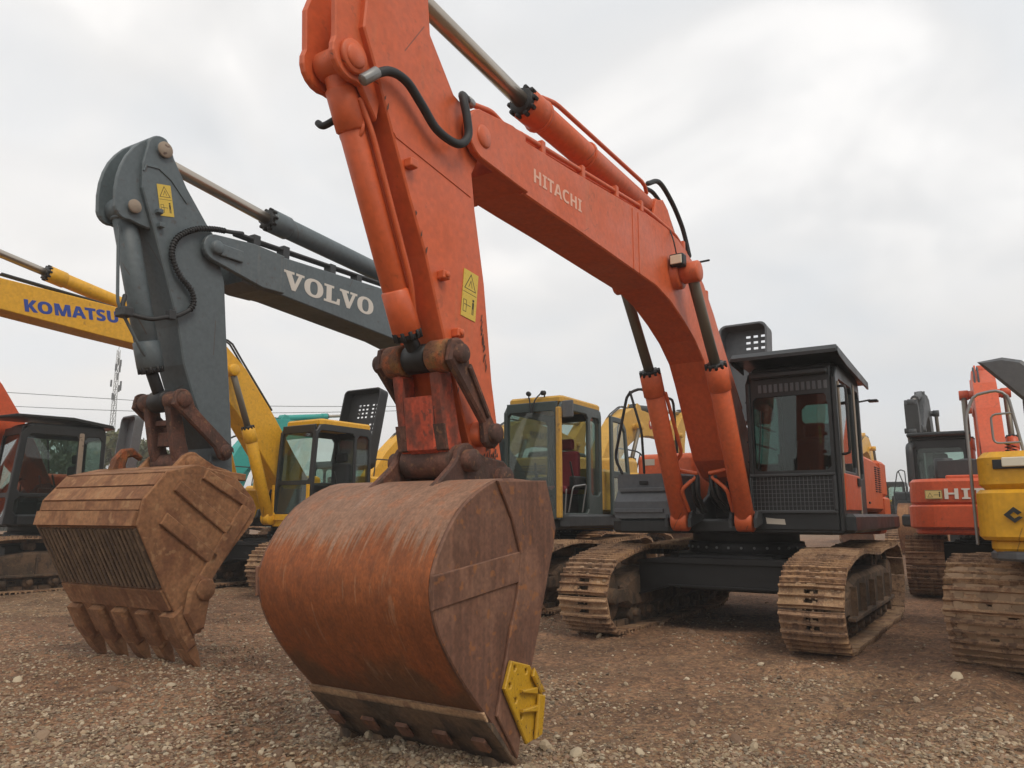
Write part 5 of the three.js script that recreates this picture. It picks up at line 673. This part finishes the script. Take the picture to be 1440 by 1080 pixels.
{ // far hedge that closes the yard
  const R = rng(77), geo = new THREE.CircleGeometry(0.5, 5), n = 9000, im = new THREE.InstancedMesh(geo, new THREE.MeshStandardMaterial({ color: 0xffffff, roughness: 0.95, side: THREE.DoubleSide }), n), q = new THREE.Quaternion(), mm = new THREE.Matrix4(), c = new THREE.Color();
  for (let i = 0; i < n; i++) { const a = (R() - 0.5) * 1.9, r = 85 + R() * 8, x = Math.sin(a) * r, z = -Math.cos(a) * r, top = 1.2 + 2.2 * fbm3(x * 0.12, 1, z * 0.12, 3, 91); q.setFromEuler(new THREE.Euler(R() * 6, R() * 6, R() * 6)); const s = 0.5 + R() * 0.7; mm.compose(V(x, R() * top, z), q, V(s, s, s)); im.setMatrixAt(i, mm); const w = 0.6 + R() * 0.7; c.setRGB(0.09 * w, 0.10 * w, 0.055 * w); im.setColorAt(i, c); }
  im.name = 'scrub'; im.castShadow = true; im.userData = { kind: 'stuff', label: 'low scrub along the far edge of the yard', category: 'scrub' }; scene.add(im);
}
{ // lattice radio mast
  const root = thing('radio_mast', 'thin lattice radio mast with antennas rising behind the trees', 'mast', [-40.5, 0, -78]), L = [], Hm = 18.2;
  const leg = (k, y) => { const a = k * 2.094, r = 0.42 - 0.25 * y / Hm; return [Math.cos(a) * r, y, Math.sin(a) * r]; };
  for (let k = 0; k < 3; k++) { L.push(cyl(leg(k, 0), leg(k, Hm), 0.04, 0.03, 6)); for (let i = 0; i < 22; i++) { const y = i * Hm / 22; L.push(cyl(leg(k, y), leg((k + 1) % 3, y + Hm / 22), 0.022, 0.022, 5), cyl(leg(k, y), leg((k + 1) % 3, y), 0.02, 0.02, 5)); } }
  part('lattice', L, M.steel, root);
  const A = []; { const R = rng(5); for (let i = 0; i < 12; i++) { const a = R() * 6.28, y = 13.2 + R() * 5; A.push(box(Math.cos(a) * 0.45 - 0.08, Math.cos(a) * 0.45 + 0.08, y - 0.35, y + 0.35, Math.sin(a) * 0.45 - 0.06, Math.sin(a) * 0.45 + 0.06, 0.02)); } A.push(cyl([0, Hm, 0], [0, Hm + 1.6, 0], 0.02)); }
  part('antenna_panel', A, M.grey, root);
}
{ // two wires between two poles
  const pm = new THREE.MeshStandardMaterial({ color: 0x6f6a62, roughness: 0.9 });
  for (const [x, z, l] of [[-3.9, -60, 'grey concrete power pole hidden behind the orange arm'], [-62, -55, 'grey concrete power pole beyond the left edge of the yard']]) { const p = thing('power_pole', l, 'pole', [x, 0, z]); part('post', [cyl([0, -0.2, 0], [0, x < -50 ? 12.6 : 10.2, 0], 0.16, 0.10, 10)], pm, p); part('cross_arm', [box(-0.05, 0.05, x < -50 ? 11.2 : 9.55, x < -50 ? 11.35 : 9.7, -0.8, 0.8)], pm, p); }
  for (const [y, z] of [[9.75, 0.6], [9.65, -0.6]]) { const w = new THREE.Mesh(merged(tube([[-3.9, y, -60 + z], [-20, y - 0.15 - 0.3 * (z < 0), -58.6 + z], [-33, y + 0.4 - 0.7 * (z < 0), -57.5 + z], [-48, y + 1.3 - 0.9 * (z < 0), -56.2 + z], [-62, y + 2.6 - 1.0 * (z < 0), -55 + z]], 0.022, 60, 5)), M.rubber); w.name = numbered('power_line'); w.userData = { label: 'thin power line sagging across the sky above the trees', category: 'wire', group: 'power lines above the trees' }; w.castShadow = true; scene.add(w); }
}
// ---------------------------------------------------------------- stones one can pick out
{
  const R = rng(1234), mats = [0xa3937b, 0x8a7560, 0xb0a28a, 0x6f5a49].map((c) => new THREE.MeshStandardMaterial({ color: c, roughness: 0.95, flatShading: true })), geos = [0, 1, 2, 3].map((k) => rock(40 + k, 1));
  const px = [[768, 1052, 0.055], [752, 1040, 0.035], [810, 1062, 0.045], [973, 893, 0.05], [842, 895, 0.04], [930, 880, 0.045], [1348, 968, 0.05], [1357, 983, 0.025], [1290, 990, 0.03], [1380, 1018, 0.035], [1070, 942, 0.035], [1035, 1040, 0.05], [1060, 1052, 0.04], [985, 1000, 0.03], [240, 968, 0.05], [155, 972, 0.05], [430, 985, 0.03], [60, 1030, 0.05], [330, 1020, 0.035], [100, 880, 0.04], [520, 1052, 0.05], [560, 1060, 0.04], [620, 1066, 0.045], [660, 1070, 0.05], [300, 905, 0.035], [1160, 985, 0.03], [900, 1055, 0.035], [1240, 1050, 0.03], [880, 960, 0.03], [1410, 1045, 0.035], [25, 960, 0.04], [390, 1060, 0.045]];
  const C = Math.cos(PITCH), S = Math.sin(PITCH);
  px.forEach(([u, v, s], i) => { const a = (u - 720) / 1088, b = -(v - 540) / 1088, d = [a, b * C + S, b * S - C], t = -CAM_H / d[1], x = d[0] * t, z = d[2] * t, m = new THREE.Mesh(geos[i % 4], mats[i % 4]); m.name = numbered('stone'); m.position.set(x, GH(x, z) + s * 0.25, z); m.rotation.set(R() * 0.6, R() * 6, R() * 0.6); m.scale.setScalar(s * (0.75 + R() * 0.3)); m.castShadow = m.receiveShadow = true; m.userData = { label: 'loose angular stone lying on the dirt', category: 'stone', group: 'loose stones on the dirt' }; scene.add(m); });
}
renderer.render(scene, camera);
